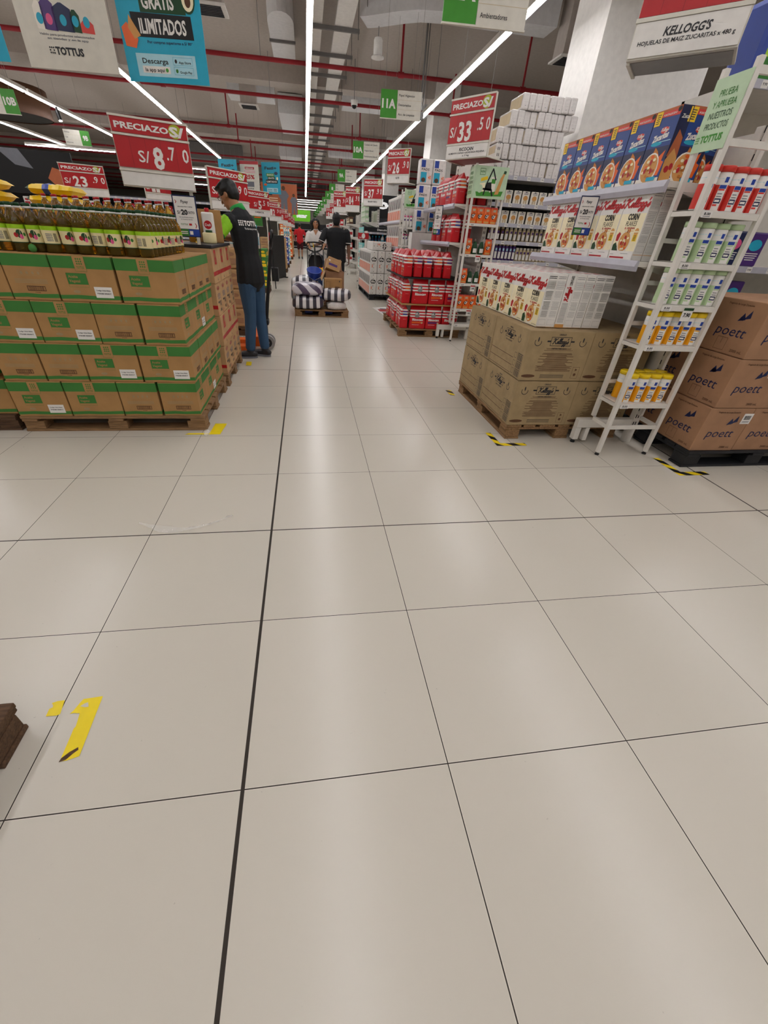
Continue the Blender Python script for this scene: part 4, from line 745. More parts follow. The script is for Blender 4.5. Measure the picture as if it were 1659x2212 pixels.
for r, (xs, n) in enumerate(((2.93,5),(2.90,5),(2.88,5),(3.02,5),(3.14,4))):
    for i in range(n): TP.put((xs+.191*i+random.uniform(-.004,.004), 6.55+random.uniform(-.02,.02), 2.09+.1645*r), random.uniform(-.03,.03), f'wrapped pack of toilet rolls, {ORD[r]} layer from the bottom, {ORD[i]} from left', 'toilet roll packs')
# ------------------------------------------------------------------ white paper packs with dark ovals
def elite(w=.172, d=.25, h=.452):
    mb = MB(); mb.box((-w/2,-d/2,0),(w/2,d/2,h),'white',.018); F = Face(mb,(-w/2,-d/2-.0004,0),(1,0,0),(0,0,1)); F.ell(w*.5,h*.62,w*.38,h*.1,'black',1).text('Elite',w*.5,h*.585,h*.085,'white',al='c',w=w*.6,bold=.05,shear=.15)
    F.rect(w*.47,.01,w*.53,h-.01,'bowl',3)
    for k in range(6): F.ell(w*.5,h*(.08+.17*k),w*.045,h*.02,'dark',4,8)
    F.lines(w*.2,h*.25,w*.4,h*.4,3,'orange',1,.6,.2)
    F = Face(mb,(-w/2-.0004,d/2,0),(0,-1,0),(0,0,1))
    for k in range(2): F.rect(d*(.08+.46*k),h*.04,d*(.4+.46*k),h*.4,'orange',1).poly([(d*(.1+.46*k),h*.45),(d*(.4+.46*k),h*.5),(d*(.38+.46*k),h*.9),(d*(.12+.46*k),h*.85)],'black',1)
    return Proto(tag(mb.build('paper_pack'),'x','paper pack'))
EL = elite()
for L in range(2):
    for i in range(5):
        for j in range(9 if i == 0 else 1): EL.put((1.825+.178*i, 10.6+.253*j, .1185+.4565*L), 0, f'white paper pack, {"upper" if L else "lower"} layer of black pallet, {ORD[i]} from aisle, {ORD[j]} from camera', 'white paper packs')
for j in range(4): EL.put((1.78, 10.62+.26*j, 1.120), 0, f'white paper pack lying flat on the others, {ORD[j]} from the camera', 'white paper packs', rot=(0, pi/2, 0))
for L, z in enumerate((1.12, 1.6195)):
    for j in range(7): EL.put((2.40, 10.16+.256*j, z), 0, f'orange printed paper pack, {"upper" if L else "lower"} end shelf, {ORD[j]} from the camera', 'white paper packs')
# ------------------------------------------------------------------ people
def limb(mb, pts, side, m='skin', n=12, dome=True):
    side = V(side); P = [(V(p), a, b) for p, a, b in pts]
    if dome:
        d0 = (P[0][0]-P[1][0]).normalized(); d1 = (P[-1][0]-P[-2][0]).normalized(); r0_, r1_ = min(P[0][1:]), min(P[-1][1:])
        P = [(P[0][0]+d0*r0_*.7, P[0][1]*.55, P[0][2]*.55)]+P+[(P[-1][0]+d1*r1_*.7, P[-1][1]*.55, P[-1][2]*.55)]
    vs = []; fs = []; N = len(P)
    for i, (p, a, b) in enumerate(P):
        t = (P[min(i+1, N-1)][0]-P[max(i-1, 0)][0]).normalized(); s_ = (side-t*side.dot(t)).normalized(); q = t.cross(s_)
        vs += [p+s_*cos(2*pi*k/n)*a+q*sin(2*pi*k/n)*b for k in range(n)]
    for i in range(N-1):
        for k in range(n): fs.append((i*n+k, i*n+(k+1) % n, (i+1)*n+(k+1) % n, (i+1)*n+k))
    fs.append(tuple(reversed(range(n)))); fs.append(tuple((N-1)*n+k for k in range(n)))
    return mb.add(vs, fs, m, True)
def ball(mb, c, rx, ry, rz, M=None, m='skin', n=14):
    vs = []; fs = []; k = n//2+1
    for i in range(k+1):
        a = -pi/2+pi*i/k
        for j in range(n):
            p = V((rx*cos(a)*cos(2*pi*j/n), ry*cos(a)*sin(2*pi*j/n), rz*sin(a))); vs.append(V(c)+(M @ p if M else p))
    for i in range(k):
        for j in range(n): fs.append((i*n+j, i*n+(j+1) % n, (i+1)*n+(j+1) % n, (i+1)*n+j))
    return mb.add(vs, fs, m, True)
def fused(mb, name, m, vox=.009, parent=None, smooth=4, fac=.5):
    o = mb.build('tmp'); r = o.modifiers.new('r', 'REMESH'); r.mode = 'VOXEL'; r.voxel_size = vox; r.use_smooth_shade = True
    s_ = o.modifiers.new('s', 'SMOOTH'); s_.iterations = smooth; s_.factor = fac
    bpy.context.view_layer.update(); me = bpy.data.meshes.new_from_object(o.evaluated_get(bpy.context.evaluated_depsgraph_get()))
    bpy.data.objects.remove(o); me.name = name; me.materials.clear(); me.materials.append(MATS[m]); me.polygons.foreach_set('material_index', [0]*len(me.polygons)); me.polygons.foreach_set('use_smooth', [True]*len(me.polygons))
    o = bpy.data.objects.new(name, me); COL.objects.link(o)
    if parent: o.parent = parent
    return o
def hand(mb, w, d, nrm, thumb, curl_=.6, sc=1.):
    """palm from the wrist along d; nrm points out of the palm; thumb points to the thumb side"""
    w, d, nrm, thumb = V(w), V(d).normalized(), V(nrm).normalized(), V(thumb).normalized()
    limb(mb, [(w, .026*sc, .02*sc), (w+d*.04*sc, .036*sc, .016*sc), (w+d*.085*sc, .04*sc, .013*sc)], thumb)
    for k, (o, ln) in enumerate(((.028,.066),(.0095,.075),(-.0095,.07),(-.028,.055))):
        b = w+d*.082*sc+thumb*o*sc; d1 = (d*cos(curl_*.6)+nrm*sin(curl_*.6)); d2 = (d*cos(curl_*1.7)+nrm*sin(curl_*1.7))
        limb(mb, [(b, .0088*sc, .0088*sc), (b+d1*ln*.5*sc, .0083*sc, .0083*sc), (b+d1*ln*.5*sc+d2*ln*.5*sc, .0072*sc, .0072*sc)], thumb, n=8)
    b = w+d*.03*sc+thumb*.028*sc; dt = (thumb*.7+d*.7+nrm*.25).normalized(); limb(mb, [(b, .011*sc, .011*sc), (b+dt*.035*sc, .0098*sc, .0098*sc), (b+dt*.035*sc+(d+nrm*.4).normalized()*.028*sc, .0085*sc, .0085*sc)], nrm, n=8)
def head(mb, c, face, upv, sc=1.):
    f = V(face).normalized(); u = V(upv); u = (u-f*u.dot(f)).normalized(); l = u.cross(f); M = Matrix((f, l, u)).transposed(); c = V(c)
    ball(mb, c+u*.02*sc, .098*sc, .077*sc, .105*sc, M); ball(mb, c+f*.022*sc-u*.052*sc, .07*sc, .058*sc, .07*sc, M); ball(mb, c+f*.062*sc-u*.088*sc, .026*sc, .03*sc, .022*sc, M)
    limb(mb, [(c+f*.09*sc+u*.012*sc, .009*sc, .01*sc), (c+f*.112*sc-u*.028*sc, .015*sc, .012*sc)], l, n=8)
    for s_ in (1, -1): ball(mb, c+l*s_*.078*sc-f*.012*sc-u*.005*sc, .02*sc, .009*sc, .032*sc, M); ball(mb, c+f*.083*sc+l*s_*.03*sc+u*.03*sc, .014*sc, .026*sc, .009*sc, M)
    ball(mb, c+f*.088*sc-u*.06*sc, .012*sc, .024*sc, .008*sc, M)
    return f, l, u, M
def face_bits(o, c, f, l, u, M, sc, lip='brown'):
    c = V(c)
    for s_ in (1, -1):
        mb = MB(); ball(mb, c+f*.0865*sc+l*s_*.031*sc+u*.012*sc, .009*sc, .014*sc, .0075*sc, M, 'white', 10); ball(mb, c+f*.0935*sc+l*s_*.031*sc+u*.012*sc, .004*sc, .006*sc, .0065*sc, M, 'dark', 8); mb.build('eye', o)
        mb = MB(); limb(mb, [(c+f*.099*sc+l*s_*.014*sc+u*.034*sc, .004, .003), (c+f*.096*sc+l*s_*.033*sc+u*.039*sc, .004, .003), (c+f*.086*sc+l*s_*.05*sc+u*.033*sc, .003, .0025)], u, 'hair', 6); mb.build('eyebrow', o)
    mb = MB(); ball(mb, c+f*.0985*sc-u*.06*sc, .005*sc, .022*sc, .007*sc, M, lip, 10); mb.build('mouth', o)
def shoe(par, ank, toe, m='dark', sole='greytext', h=.1):
    ank, toe = V(ank), V(toe); d = V((toe.x-ank.x, toe.y-ank.y, 0)); ln = d.length; d.normalize(); s_ = V((-d.y, d.x, 0)); a0 = V((ank.x, ank.y, 0))
    mb = MB(); limb(mb, [(a0-d*.05+V((0,0,.05)), .036, .036), (a0+V((0,0,.052)), .042, .04), (a0+d*ln*.5+V((0,0,.045)), .046, .032), (a0+d*ln+V((0,0,.036)), .042, .022)], s_); limb(mb, [(a0+V((0,0,.05)), .042, .045), (a0+V((0,0,h)), .043, .048)], s_)
    o = fused(mb, 'shoe', m, .006, par, 2); mb = MB(); pts = []
    for i in range(20): a = 2*pi*i/20; r = .05 if cos(a) > 0 else .043; pts.append(a0+d*(ln*.42+cos(a)*(ln*.58+.045))+s_*sin(a)*r)
    vs = [p+V((0,0,.002)) for p in pts]+[p+V((0,0,.024)) for p in pts]; mb.add(vs, [tuple(reversed(range(20))), tuple(range(20,40))]+[(k, (k+1) % 20, 20+(k+1) % 20, 20+k) for k in range(20)], sole); mb.build('sole', o)
def torso_pts(p, ch, nk, w, dp, belly=1.):
    p, ch, nk = V(p), V(ch), V(nk)
    return [(p-V((0,0,.06)), w*.88, dp*.95), (p+V((0,0,.04)), w*.9, dp*.95*belly), (p.lerp(ch,.45), w*.84, dp*.9*belly), (ch, w*.98, dp*1.02), (ch.lerp(nk,.5), w*.96, dp*.92), (ch.lerp(nk,.8), w*.62, dp*.7), (nk, w*.3, dp*.5)]
def add_arm(mb, s_, e, w, sd, k=1., m='skin'): s_, e, w = V(s_), V(e), V(w); limb(mb, [(s_, .052*k, .055*k), (s_.lerp(e,.5), .046*k, .048*k), (e, .038*k, .038*k), (e.lerp(w,.35), .038*k, .036*k), (w, .026*k, .021*k)], sd, m)
def add_leg(mb, h, k_, a, sd, k=1., m='skin'): h, k_, a = V(h), V(k_), V(a); limb(mb, [(h, .082*k, .092*k), (h.lerp(k_,.45), .072*k, .078*k), (k_, .053*k, .056*k), (k_.lerp(a,.3), .05*k, .056*k), (a, .034*k, .038*k)], sd, m)
# --- the worker in dark polo, leaning on the black tray
Fd = V((-.82,.57,0)); Ld = V((-.57,-.82,0))
pel, che, nk, hd = V((-.385,4.74,.90)), V((-.41,4.76,1.27)), V((-.455,4.79,1.475)), V((-.535,4.845,1.575))
sL, sR = V((-.525,4.63,1.365)), V((-.36,4.90,1.365)); eL, eR = V((-.645,4.53,1.215)), V((-.50,5.02,1.20)); wL, wR = V((-.735,4.70,1.205)), V((-.70,4.92,1.21))
hL, hR = pel+Ld*.085-V((0,0,.05)), pel-Ld*.085-V((0,0,.05)); kL, kR = V((-.43,4.70,.48)), V((-.335,4.82,.48)); aL, aR = V((-.47,4.70,.09)), V((-.31,4.80,.09)); tL, tR = V((-.645,4.70,.03)), V((-.47,4.87,.03))
mb = MB(); limb(mb, torso_pts(pel, che, nk, .165, .095), Ld); limb(mb, [(nk-V((0,0,.06)), .055, .058), (nk.lerp(hd,.6), .052, .056)], Ld)
fwd, lft, upw, HM = head(mb, hd, V((-.80,.38,-.42)), V((-.3,.1,1)), .97)
for s_, e, w, h, k_, a, sg in ((sL,eL,wL,hL,kL,aL,1),(sR,eR,wR,hR,kR,aR,-1)):
    add_arm(mb, s_, e, w, Ld); add_leg(mb, h, k_, a, Ld)
hand(mb, wL, V((-.75,.6,.0)), V((0,0,-1)), V((.6,.75,0)), .25); hand(mb, wR, V((-.9,.2,-.05)), V((0,0,-1)), V((-.3,-.9,0)), .35)
worker = fused(mb, 'person', 'skin', .0065, None, 2); tag(worker, 'person in dark polo with lime sleeves and jeans leaning over the black tray', 'person')
mb = MB(); TP_ = torso_pts(pel, che, nk, .178, .113); TP_[0] = (pel-V((0,0,.09)), .182, .132); TP_[1] = (pel+V((0,0,.04)), .174, .122); limb(mb, TP_[:-1]+[(nk-V((0,0,.03)), .075, .07)], Ld)
for s_, e in ((sL,eL),(sR,eR)): limb(mb, [(s_+V((0,0,.005)), .068, .07), (s_.lerp(e,.18), .064, .066)], Ld)
polo = fused(mb, 'polo_shirt', 'cloth', .009, worker, 4)
for s_, e, ad in ((sL,eL,V((-.08,-.06,0))),(sR,eR,V((.0,.0,0)))):
    mb = MB(); limb(mb, [(s_.lerp(e,.05 if s_ is sL else .25)+V((0,0,.008)), .064, .066), (s_.lerp(e,.35)+ad*.06, .064, .066), (s_.lerp(e,.78)+ad*.1, .06, .062)], Ld, dome=True); sl = fused(mb, 'sleeve', 'sleeve', .008, polo, 3)
    mb = MB(); limb(mb, [(s_.lerp(e,.78)+ad*.1, .0655, .0655), (s_.lerp(e,.9)+ad*.1, .064, .064)], Ld, 'cuff', dome=False); mb.build('cuff', sl)
mb = MB(); limb(mb, [(nk-V((-.01,0,.045)), .085, .083), (nk+V((-.012,.008,.012)), .068, .07)], Ld, 'collar', 18, False); mb.build('collar', polo)
def on_cloth(o, origin, U, N, h, s_, m, w, bold=.04, off=.004, dots=False, U2=V((0,0,1))):
    bv = BVHTree.FromPolygons([v.co.copy() for v in o.data.vertices], [tuple(p.vertices) for p in o.data.polygons]); mb = MB(); F = Face(mb, origin, U, U2); F.text(s_, w*.2 if dots else 0, 0, h, m, w=w*(.8 if dots else 1), bold=bold, l=0)
    if dots:
        for i in range(3):
            for j in range(3): F.ell(w*(.025+.065*i), h*(.1+.4*j), w*.024, h*.17, m, 0, 8)
    out = []
    for p in mb.v:
        hit = bv.ray_cast(V(p)+N*.3, -N, 1.); out.append(tuple(hit[0]+N*off) if hit[0] else p)
    mb.v = out; return mb.build('back_print', o)
Bk = V((.66,-.75,0)).normalized(); on_cloth(polo, V((-.455,4.64,1.325)), V((.75,.66,0)), Bk, .042, 'TOTTUS', 'white', .27, dots=True); on_cloth(polo, V((-.40,4.65,1.292)), V((.75,.66,0)), Bk, .016, 'Te da mas por menos', 'white', .19, bold=.01)
mb = MB(); limb(mb, [(pel-V((0,0,.02)), .145, .088), (pel-V((0,0,.11)), .16, .11)], Ld)
for h, k_, a in ((hL,kL,aL),(hR,kR,aR)): limb(mb, [(h-V((0,0,.03)), .09, .098), (h.lerp(k_,.4), .085, .092), (k_, .066, .07), (k_.lerp(a,.4), .061, .067), (a+V((0,0,.02)), .054, .06)], Ld)
jn = fused(mb, 'jeans', 'jeans', .009, worker, 3)
for s_ in (1, -1): mb = MB(); c = pel-Fd*.118+Ld*.075*s_-V((0,0,.175)); mb.add([c+Ld*.045*q+V((0,0,z)) for q, z in ((1,.05),(0,.05),(-1,.05),(-1,-.04),(0,-.06),(1,-.04))], [(0,1,2,3,4,5)], 'pocket'); bv = BVHTree.FromPolygons([v.co.copy() for v in jn.data.vertices], [tuple(p.vertices) for p in jn.data.polygons]); mb.v = [tuple((bv.ray_cast(V(p)-Fd*.3, Fd, 1.)[0] or V(p))-Fd*.003) for p in mb.v]; mb.build('back_pocket', jn)
shoe(worker, aL, tL); shoe(worker, aR, tR)
mb = MB(); ball(mb, hd+upw*.045-fwd*.012, .108, .088, .088, HM); ball(mb, hd-fwd*.05+upw*.005, .066, .08, .09, HM); ball(mb, hd+fwd*.07+upw*.085, .035, .065, .03, HM)
for k in range(14): a = radians(-80+160*k/13); q = hd+upw*.1-fwd*.01+lft*.07*sin(a); limb(mb, [(q, .016, .012), (q+fwd*(.05+.02*(k % 3))-upw*.02+lft*.02*sin(a), .01, .008)], lft, n=6)
fused(mb, 'hair', 'hair', .007, worker, 1)
mb = MB()
for s_ in (1, -1):
    c = hd+fwd*.103+lft*.031*s_+upw*.012; mb.tube([c+lft*.022*cos(radians(a))+upw*.018*sin(radians(a)) for a in range(0, 361, 30)], .0022, 'black', 5); mb.tube([c+lft*s_*.024, hd+lft*s_*.084-fwd*.0+upw*.02], .002, 'black', 5)
mb.build('glasses', worker); face_bits(worker, hd, fwd, lft, upw, HM, .97)
# --- the person in black, back to the camera, pulling the loaded pallet jack
def standing(pos, hgt, face, label, shirt, pants, skin, wL, eL, wR, eR, w=.2, dp=.12, belly=1.05, kf=.5, hairf=None, shorts=False, vox=.01, name='person', step=.12, lean=V((0,0,0))):
    k = hgt/1.75; f = V(face).normalized(); l = V((-f.y, f.x, 0)); O = V((*pos, 0)); Z = V((0,0,1))
    pel = O+Z*.93*k; che = O+Z*1.28*k+lean*.5; nk = O+Z*1.485*k+lean; hd = nk+Z*.115*k+f*.015
    mb = MB(); limb(mb, torso_pts(pel, che, nk, w*k, dp*k, belly), l); limb(mb, [(nk-Z*.06, .056*k, .058*k), (nk.lerp(hd,.6), .054*k, .056*k)], l); fr = head(mb, hd, f, Z, k)
    sh = [nk+l*(w+.005)*k*s_-Z*.10*k for s_ in (1, -1)]; hp = [pel+l*.09*k*s_-Z*.05 for s_ in (1, -1)]; kn = [O+l*.1*k*s_+Z*.5*k+f*(.02+step*.4*(s_ > 0)) for s_ in (1, -1)]; an = [O+l*.1*k*s_+Z*.09+f*step*(1 if s_ > 0 else -.6) for s_ in (1, -1)]
    E_, Wr = (V(eL), V(eR)), (V(wL), V(wR))
    for i in (0, 1):
        add_arm(mb, sh[i], E_[i], Wr[i], l, k*1.08); add_leg(mb, hp[i], kn[i], an[i], l, k); d = (Wr[i]-E_[i]).normalized(); hand(mb, Wr[i], d+f*.1, (f if d.z > -.5 else -l*(1 if i == 0 else -1)), (-l if i == 0 else l)*.6+f*.5 if d.z > -.5 else f, .8, k)
    o = fused(mb, name, skin, vox*.75, None, 2); tag(o, label, 'person')
    mb = MB(); tp = torso_pts(pel, che, nk, w*k*1.09, dp*k*1.16, belly); tp[0] = (pel-Z*.1*k, w*k*1.0, dp*k*1.14*belly); limb(mb, tp[:-1]+[(nk-Z*.02, .08*k, .08*k)], l)
    for i in (0, 1): limb(mb, [(sh[i], .075*k, .078*k), (sh[i].lerp(E_[i],.45), .073*k, .075*k), (sh[i].lerp(E_[i],.85), .068*k, .07*k)], l)
    so = fused(mb, 'shirt', shirt, vox, o, 4)
    mb = MB(); limb(mb, [(pel+Z*.02, w*k*.93, dp*k*1.05*belly), (pel-Z*.1*k, w*k*.95, dp*k*1.08)], l)
    for i in (0, 1):
        en = kn[i].lerp(an[i], .05) if shorts else an[i]; limb(mb, [(hp[i], .1*k, .11*k), (hp[i].lerp(kn[i],.5), .095*k, .1*k), (kn[i], .08*k, .083*k)]+([] if shorts else [(kn[i].lerp(en,.5), .074*k, .078*k), (en, .064*k, .07*k)]), l)
    fused(mb, 'shorts' if shorts else 'trousers', pants, vox, o, 3)
    for i in (0, 1): shoe(o, an[i], an[i]+f*.17*k, 'dark', 'greytext')
    return o, so, hd, fr, k
o, so, hd, fr, k = standing((.90,9.95), 1.70, (.05,1,0), 'person in black cap and black polo, seen from behind, gripping the jack handle', 'cloth', 'cloth', 'skindark', (.46,9.62,1.1), (.55,9.83,1.13), (1.17,9.86,.86), (1.165,9.93,1.12), w=.222, dp=.14, belly=1.1)
f, l, u, HM = fr
mb = MB(); ball(mb, hd+u*.03-f*.006, .108, .09, .104, HM); ball(mb, hd-f*.045-u*.02, .066, .08, .10, HM); fused(mb, 'cap', 'black', .008, o, 2)
mb = MB(); limb(mb, [(hd-u*.14+V((0,0,.01)), .08, .08), (hd-u*.09, .066, .066)], l, 'black', 16, False); mb.build('collar', so)
for c, d in ((V((.575,9.845,1.17)),V((.3,0,.9))),(V((1.165,9.93,1.15)),V((0,0,1)))): mb = MB(); mb.tube([c-d.normalized()*.006, c+d.normalized()*.006], .0755, 'white', 18, False); mb.build('cuff_stripe', so)
# --- the woman in white
o, so, hd, fr, k = standing((.50,11.75), 1.62, (-.05,-1,0), 'person in white V-neck shirt with dark hair, facing the camera behind the pushchair', 'teewhite', 'denim2', 'skin', (.66,11.48,1.0), (.72,11.72,1.08), (.33,11.48,1.0), (.27,11.72,1.08), w=.178, dp=.105, belly=.95, step=.05)
f, l, u, HM = fr; face_bits(o, hd, f, l, u, HM, k, 'terracotta')
mb = MB(); ball(mb, hd+u*.045-f*.018, .10, .088, .085, HM); ball(mb, hd-f*.05-u*.03, .055, .085, .1, HM)
for s_ in (1, -1): limb(mb, [(hd+u*.07+l*s_*.06+f*.02, .03, .03), (hd-u*.02+l*s_*.088-f*.01, .022, .03), (hd-u*.13+l*s_*.085-f*.02, .03, .035), (hd-u*.2+l*s_*.07-f*.0, .018, .025)], f)
ball(mb, hd-l*.1-f*.06+u*.02, .06, .05, .07, HM); fused(mb, 'hair', 'hair', .008, o, 2)
mb = MB(); c = hd-u*.14+f*.09; mb.add([c+l*.06+u*.02-f*.035, c-u*.09+f*.035, c-l*.06+u*.02-f*.035], [(0,1,2)], 'skin'); mb.build('neckline', so)
# --- the person in red far away
o, so, hd, fr, k = standing((-.07,27.5), 1.74, (.1,1,0), 'person in red shirt and maroon shorts walking away far down the aisle', 'redtee', 'maroon', 'skin', (-.36,27.6,.92), (-.37,27.45,1.15), (.25,27.55,.95), (.24,27.45,1.15), w=.2, dp=.12, shorts=True, vox=.014)
f, l, u, HM = fr; mb = MB(); ball(mb, hd+u*.03-f*.006, .104, .086, .1, HM); fused(mb, 'hair', 'hair', .012, o, 1)
# ------------------------------------------------------------------ pushchair behind the pallet
t = thing('pushchair', 'dark pushchair in front of the person in white', 'pushchair', (.47,11.2,0))
for s_ in (-.2, .2):
    mb = MB(); mb.tube([(s_,.28,1.0),(s_,.1,.72),(s_,-.28,.12)], .012, 'dark'); mb.tube([(s_,-.05,.75),(s_,.22,.1)], .011, 'dark'); mb.build('frame_side', t)
    for y in (-.28, .22): mb = MB(); mb.tube([(s_-.012,y,.085),(s_+.012,y,.085)], .085, 'rubber', 18); mb.tube([(s_-.014,y,.085),(s_+.014,y,.085)], .04, 'grey', 12); mb.build('wheel', t)
mb = MB(); mb.tube([(-.2,.28,1.0),(-.19,.31,1.02),(.19,.31,1.02),(.2,.28,1.0)], .015, 'black'); mb.build('handle', t)
mb = MB(); mb.box((-.18,-.14,.36),(.18,.1,.4),'dark',.01); mb.box((-.18,.1,.38),(.18,.14,.85),'dark',.01); mb.build('seat', t)
mb = MB(); n = 9; vs = []
for i in range(n):
    a = pi*i/(n-1); vs += [(-.19*cos(a),-.06,.62+.28*sin(a)), (-.19*cos(a),.13,.66+.28*sin(a))]
mb.add(vs, [(2*i,2*i+1,2*i+3,2*i+2) for i in range(n-1)], 'dark', True); mb.build('hood', t)
for x, z, m, nm, lb in ((-.1,.46,'pink','blanket','pink folded blanket on the pushchair seat'),(.1,.48,'orange','soft_toy','orange and yellow soft toy on the pushchair seat')):
    mb = MB(); ball(mb, (0,0,0), .075, .06, .06, None, m); ball(mb, (.03,-.02,.07), .045, .045, .045, None, 'yellow' if m == 'orange' else m)
    if m == 'orange': ball(mb,(-.005,-.02,.11),.018,.012,.02,None,m); ball(mb,(.06,-.02,.11),.018,.012,.02,None,m)
    tag(mb.build(nm, None, (.47+x,11.12,z)), lb, nm.replace('_',' '))
# ------------------------------------------------------------------ pallet jacks
def jack(loc, rz, label, col, handle):
    t = thing('pallet_jack', label, 'pallet jack', loc, rz, 'pallet jacks')
    for s_ in (-.19, .19): mb = MB(); mb.box((s_-.075,-1.15,.03),(s_+.075,-.05,.082),col,.006); mb.build('fork', t)
    mb = MB(); mb.box((-.27,-.09,.082),(.27,.04,.2),col,.01); mb.tube([(0,.06,.1),(0,.06,.38)], .05, 'black', 14); mb.box((-.08,.02,.3),(.08,.13,.36),'black',.008); mb.build('pump_body', t)
    for s_ in (-.06, .06): mb = MB(); mb.tube([(s_-.028,.1,.09),(s_+.028,.1,.09)], .09, 'grey', 20); mb.tube([(s_-.03,.1,.09),(s_+.03,.1,.09)], .055, 'rubber', 14); mb.tube([(s_-.032,.1,.09),(s_+.032,.1,.09)], .022, 'steel', 10); mb.build('steer_wheel', t)
    h0 = V((0,.1,.36)); h1 = V(handle); mb = MB(); mb.tube([h0, h0.lerp(h1,.35), h1], [.026,.022,.02], 'black', 10); mb.build('shaft', t)
    d = (h1-h0).normalized(); s_ = V((1,0,0)); q = d; pts = [h1+q*.0-s_*.03]+[h1+q*a+s_*b for a, b in ((.02,-.1),(.06,-.155),(.12,-.165),(.165,-.14),(.175,0),(.165,.14),(.12,.165),(.06,.155),(.02,.1))]+[h1+s_*.03]
    mb = MB(); mb.tube(pts, .014, 'black', 8); mb.tube([h1, h1+q*.1], .016, 'black', 8); mb.build('grip_loop', t)
    mb = MB(); mb.tube([h1+q*.08+V((-.02,-.02,0)), h1+q*.16+V((-.03,-.03,.0))], .008, 'yellow' if col == 'blue' else 'red', 6); mb.build('release_lever', t)
    return t
jack((.44,9.1,0), 0, 'black handled pallet jack under the striped bundles', 'blue', (-.02,.36,.98))
jack((-.40,5.2,0), -pi/2, 'parked pallet jack with orange body behind the worker', 'orange', (-.02,.22,1.12))
# ------------------------------------------------------------------ bundles and cartons riding on the pallet
def bundle(label, c, a, b, h, m, seed, rz=0, tie=False):
    bm = bmesh.new(); bmesh.ops.create_icosphere(bm, subdivisions=4, radius=1)
    for v in bm.verts:
        p = v.co.copy(); q = V([math.copysign(abs(x)**.62, x) for x in p]); n_ = mnoise.noise(p*1.7+V((seed, 0, 0)))*.10+mnoise.noise(p*5+V((0, seed, 0)))*.035
        cr = abs(sin(p.x*9+seed))*.03*(1-abs(p.z)**3)
        q *= 1+n_+cr
        v.co = V((q.x*a, q.y*b, max(-h*.5, q.z*h*.5)))
    mb = MB(); bm.verts.index_update(); mb.add([v.co.copy() for v in bm.verts], [[v.index for v in f.verts] for f in bm.faces], m, True); bm.free()
    o = mb.build('striped_bundle', None, (c[0], c[1], c[2]+h*.5), rz); return tag(o, label, 'bundle', 'striped bundles')
bundle('striped bundle at the back left of the moving pallet', (.18,8.42,.119), .26, .34, .5, 'zebra', 3)
bundle('lowest striped bundle at the front left of the moving pallet', (.24,7.92,.119), .29, .2, .22, 'zebra', 9)
bundle('purple tinted striped bundle on the front left of the moving pallet', (.25,7.93,.345), .27, .2, .21, 'zebra_purple', 5)
bundle('striped bundle at the front right of the moving pallet', (.78,8.02,.26), .27, .24, .2, 'zebra', 14, -.1)
bundle('flat wrapped bundle with bar codes under the right striped one', (.77,7.92,.119), .18, .13, .135, 'film', 21)
mb = MB(); mb.lathe([(0,0),(.1,0),(.105,.01),(.135,.14),(.142,.145),(.142,.152),(.132,.152),(.1,.02),(0,.02)],'blue',n=24); mb.tube([(-.137,0,.14),(-.12,-.09,.07),(0,-.15,.03),(.12,-.09,.07),(.137,0,.14)],.004,'steel',6); tag(mb.build('bucket', None, (.37,8.3,.585)), 'blue plastic bucket lying on the striped bundles', 'bucket'); bpy.data.objects['bucket'].rotation_euler = (.35, .05, 0)
def open_box(w, d, h, m, flap=True):
    mb = MB(); k = .006
    for a, b in (((-w/2,-d/2,0),(w/2,d/2,k)),((-w/2,-d/2,k),(-w/2+k,d/2,h)),((w/2-k,-d/2,k),(w/2,d/2,h)),((-w/2,-d/2,k),(w/2,-d/2+k,h)),((-w/2,d/2-k,k),(w/2,d/2,h))): mb.box(a, b, m)
    return mb
t = thing('carton', 'open brown carton with raised flaps holding a smaller box on the moving pallet', 'carton', (.77,8.68,.119), .05)
open_box(.36,.36,.58,'cardpink').build('carton_walls', t)
for a in ((-.18,.18,.58,.36,.2),): mb = MB(); mb.add([(-.18,.18,.58),(.18,.18,.58),(.17,.24,.76),(-.15,.24,.77)],[(0,1,2,3)],'cardpink'); mb.add([(-.18,.186,.58),(.18,.186,.58),(.17,.246,.76),(-.15,.246,.77)],[(3,2,1,0)],'card'); mb.build('flap', t)
mb = MB(); mb.add([(-.18,-.18,.58),(-.18,.18,.58),(-.25,.18,.44),(-.25,-.18,.42),(-.186,-.18,.575),(-.186,.18,.575),(-.256,.18,.435),(-.256,-.18,.415)],[(0,1,2,3),(7,6,5,4)],'cardlight'); mb.build('flap', t)
mb = MB(); mb.box((-.13,-.1,-.1),(.13,.1,.1),'cardlight',.004); F = Face(mb,(-.13,-.1,-.1),(1,0,0),(0,0,1)); F.frame(.03,.12,.23,.17,.004,'cardpink',1).rect(.03,.06,.2,.1,'purple',1).rect(.02,.13,.05,.15,'white',2); o = tag(mb.build('carton', None, (.75,8.58,.80)), 'small brown box tipped inside the open carton', 'carton'); o.rotation_euler = (-.25, .3, .05)
mb = MB(); mb.box((-.17,-.13,0),(.17,.13,.19),'card',.005); F = Face(mb,(-.17,-.1303,0),(1,0,0),(0,0,1)); F.frame(.03,.04,.11,.15,.003,'brown',1).lines(.2,.04,.29,.07,1,'brown',1).rect(.28,.14,.295,.165,'dark',1); tag(mb.build('carton', None, (.73,8.3,.41)), 'closed brown carton with a printed outline on the right bundle', 'carton'); mb = MB(); mb.box((.6,8.2,.12),(.88,8.43,.409),'cardpink',.004); tag(mb.build('carton'), 'brown carton hidden under the closed one on the moving pallet', 'carton')
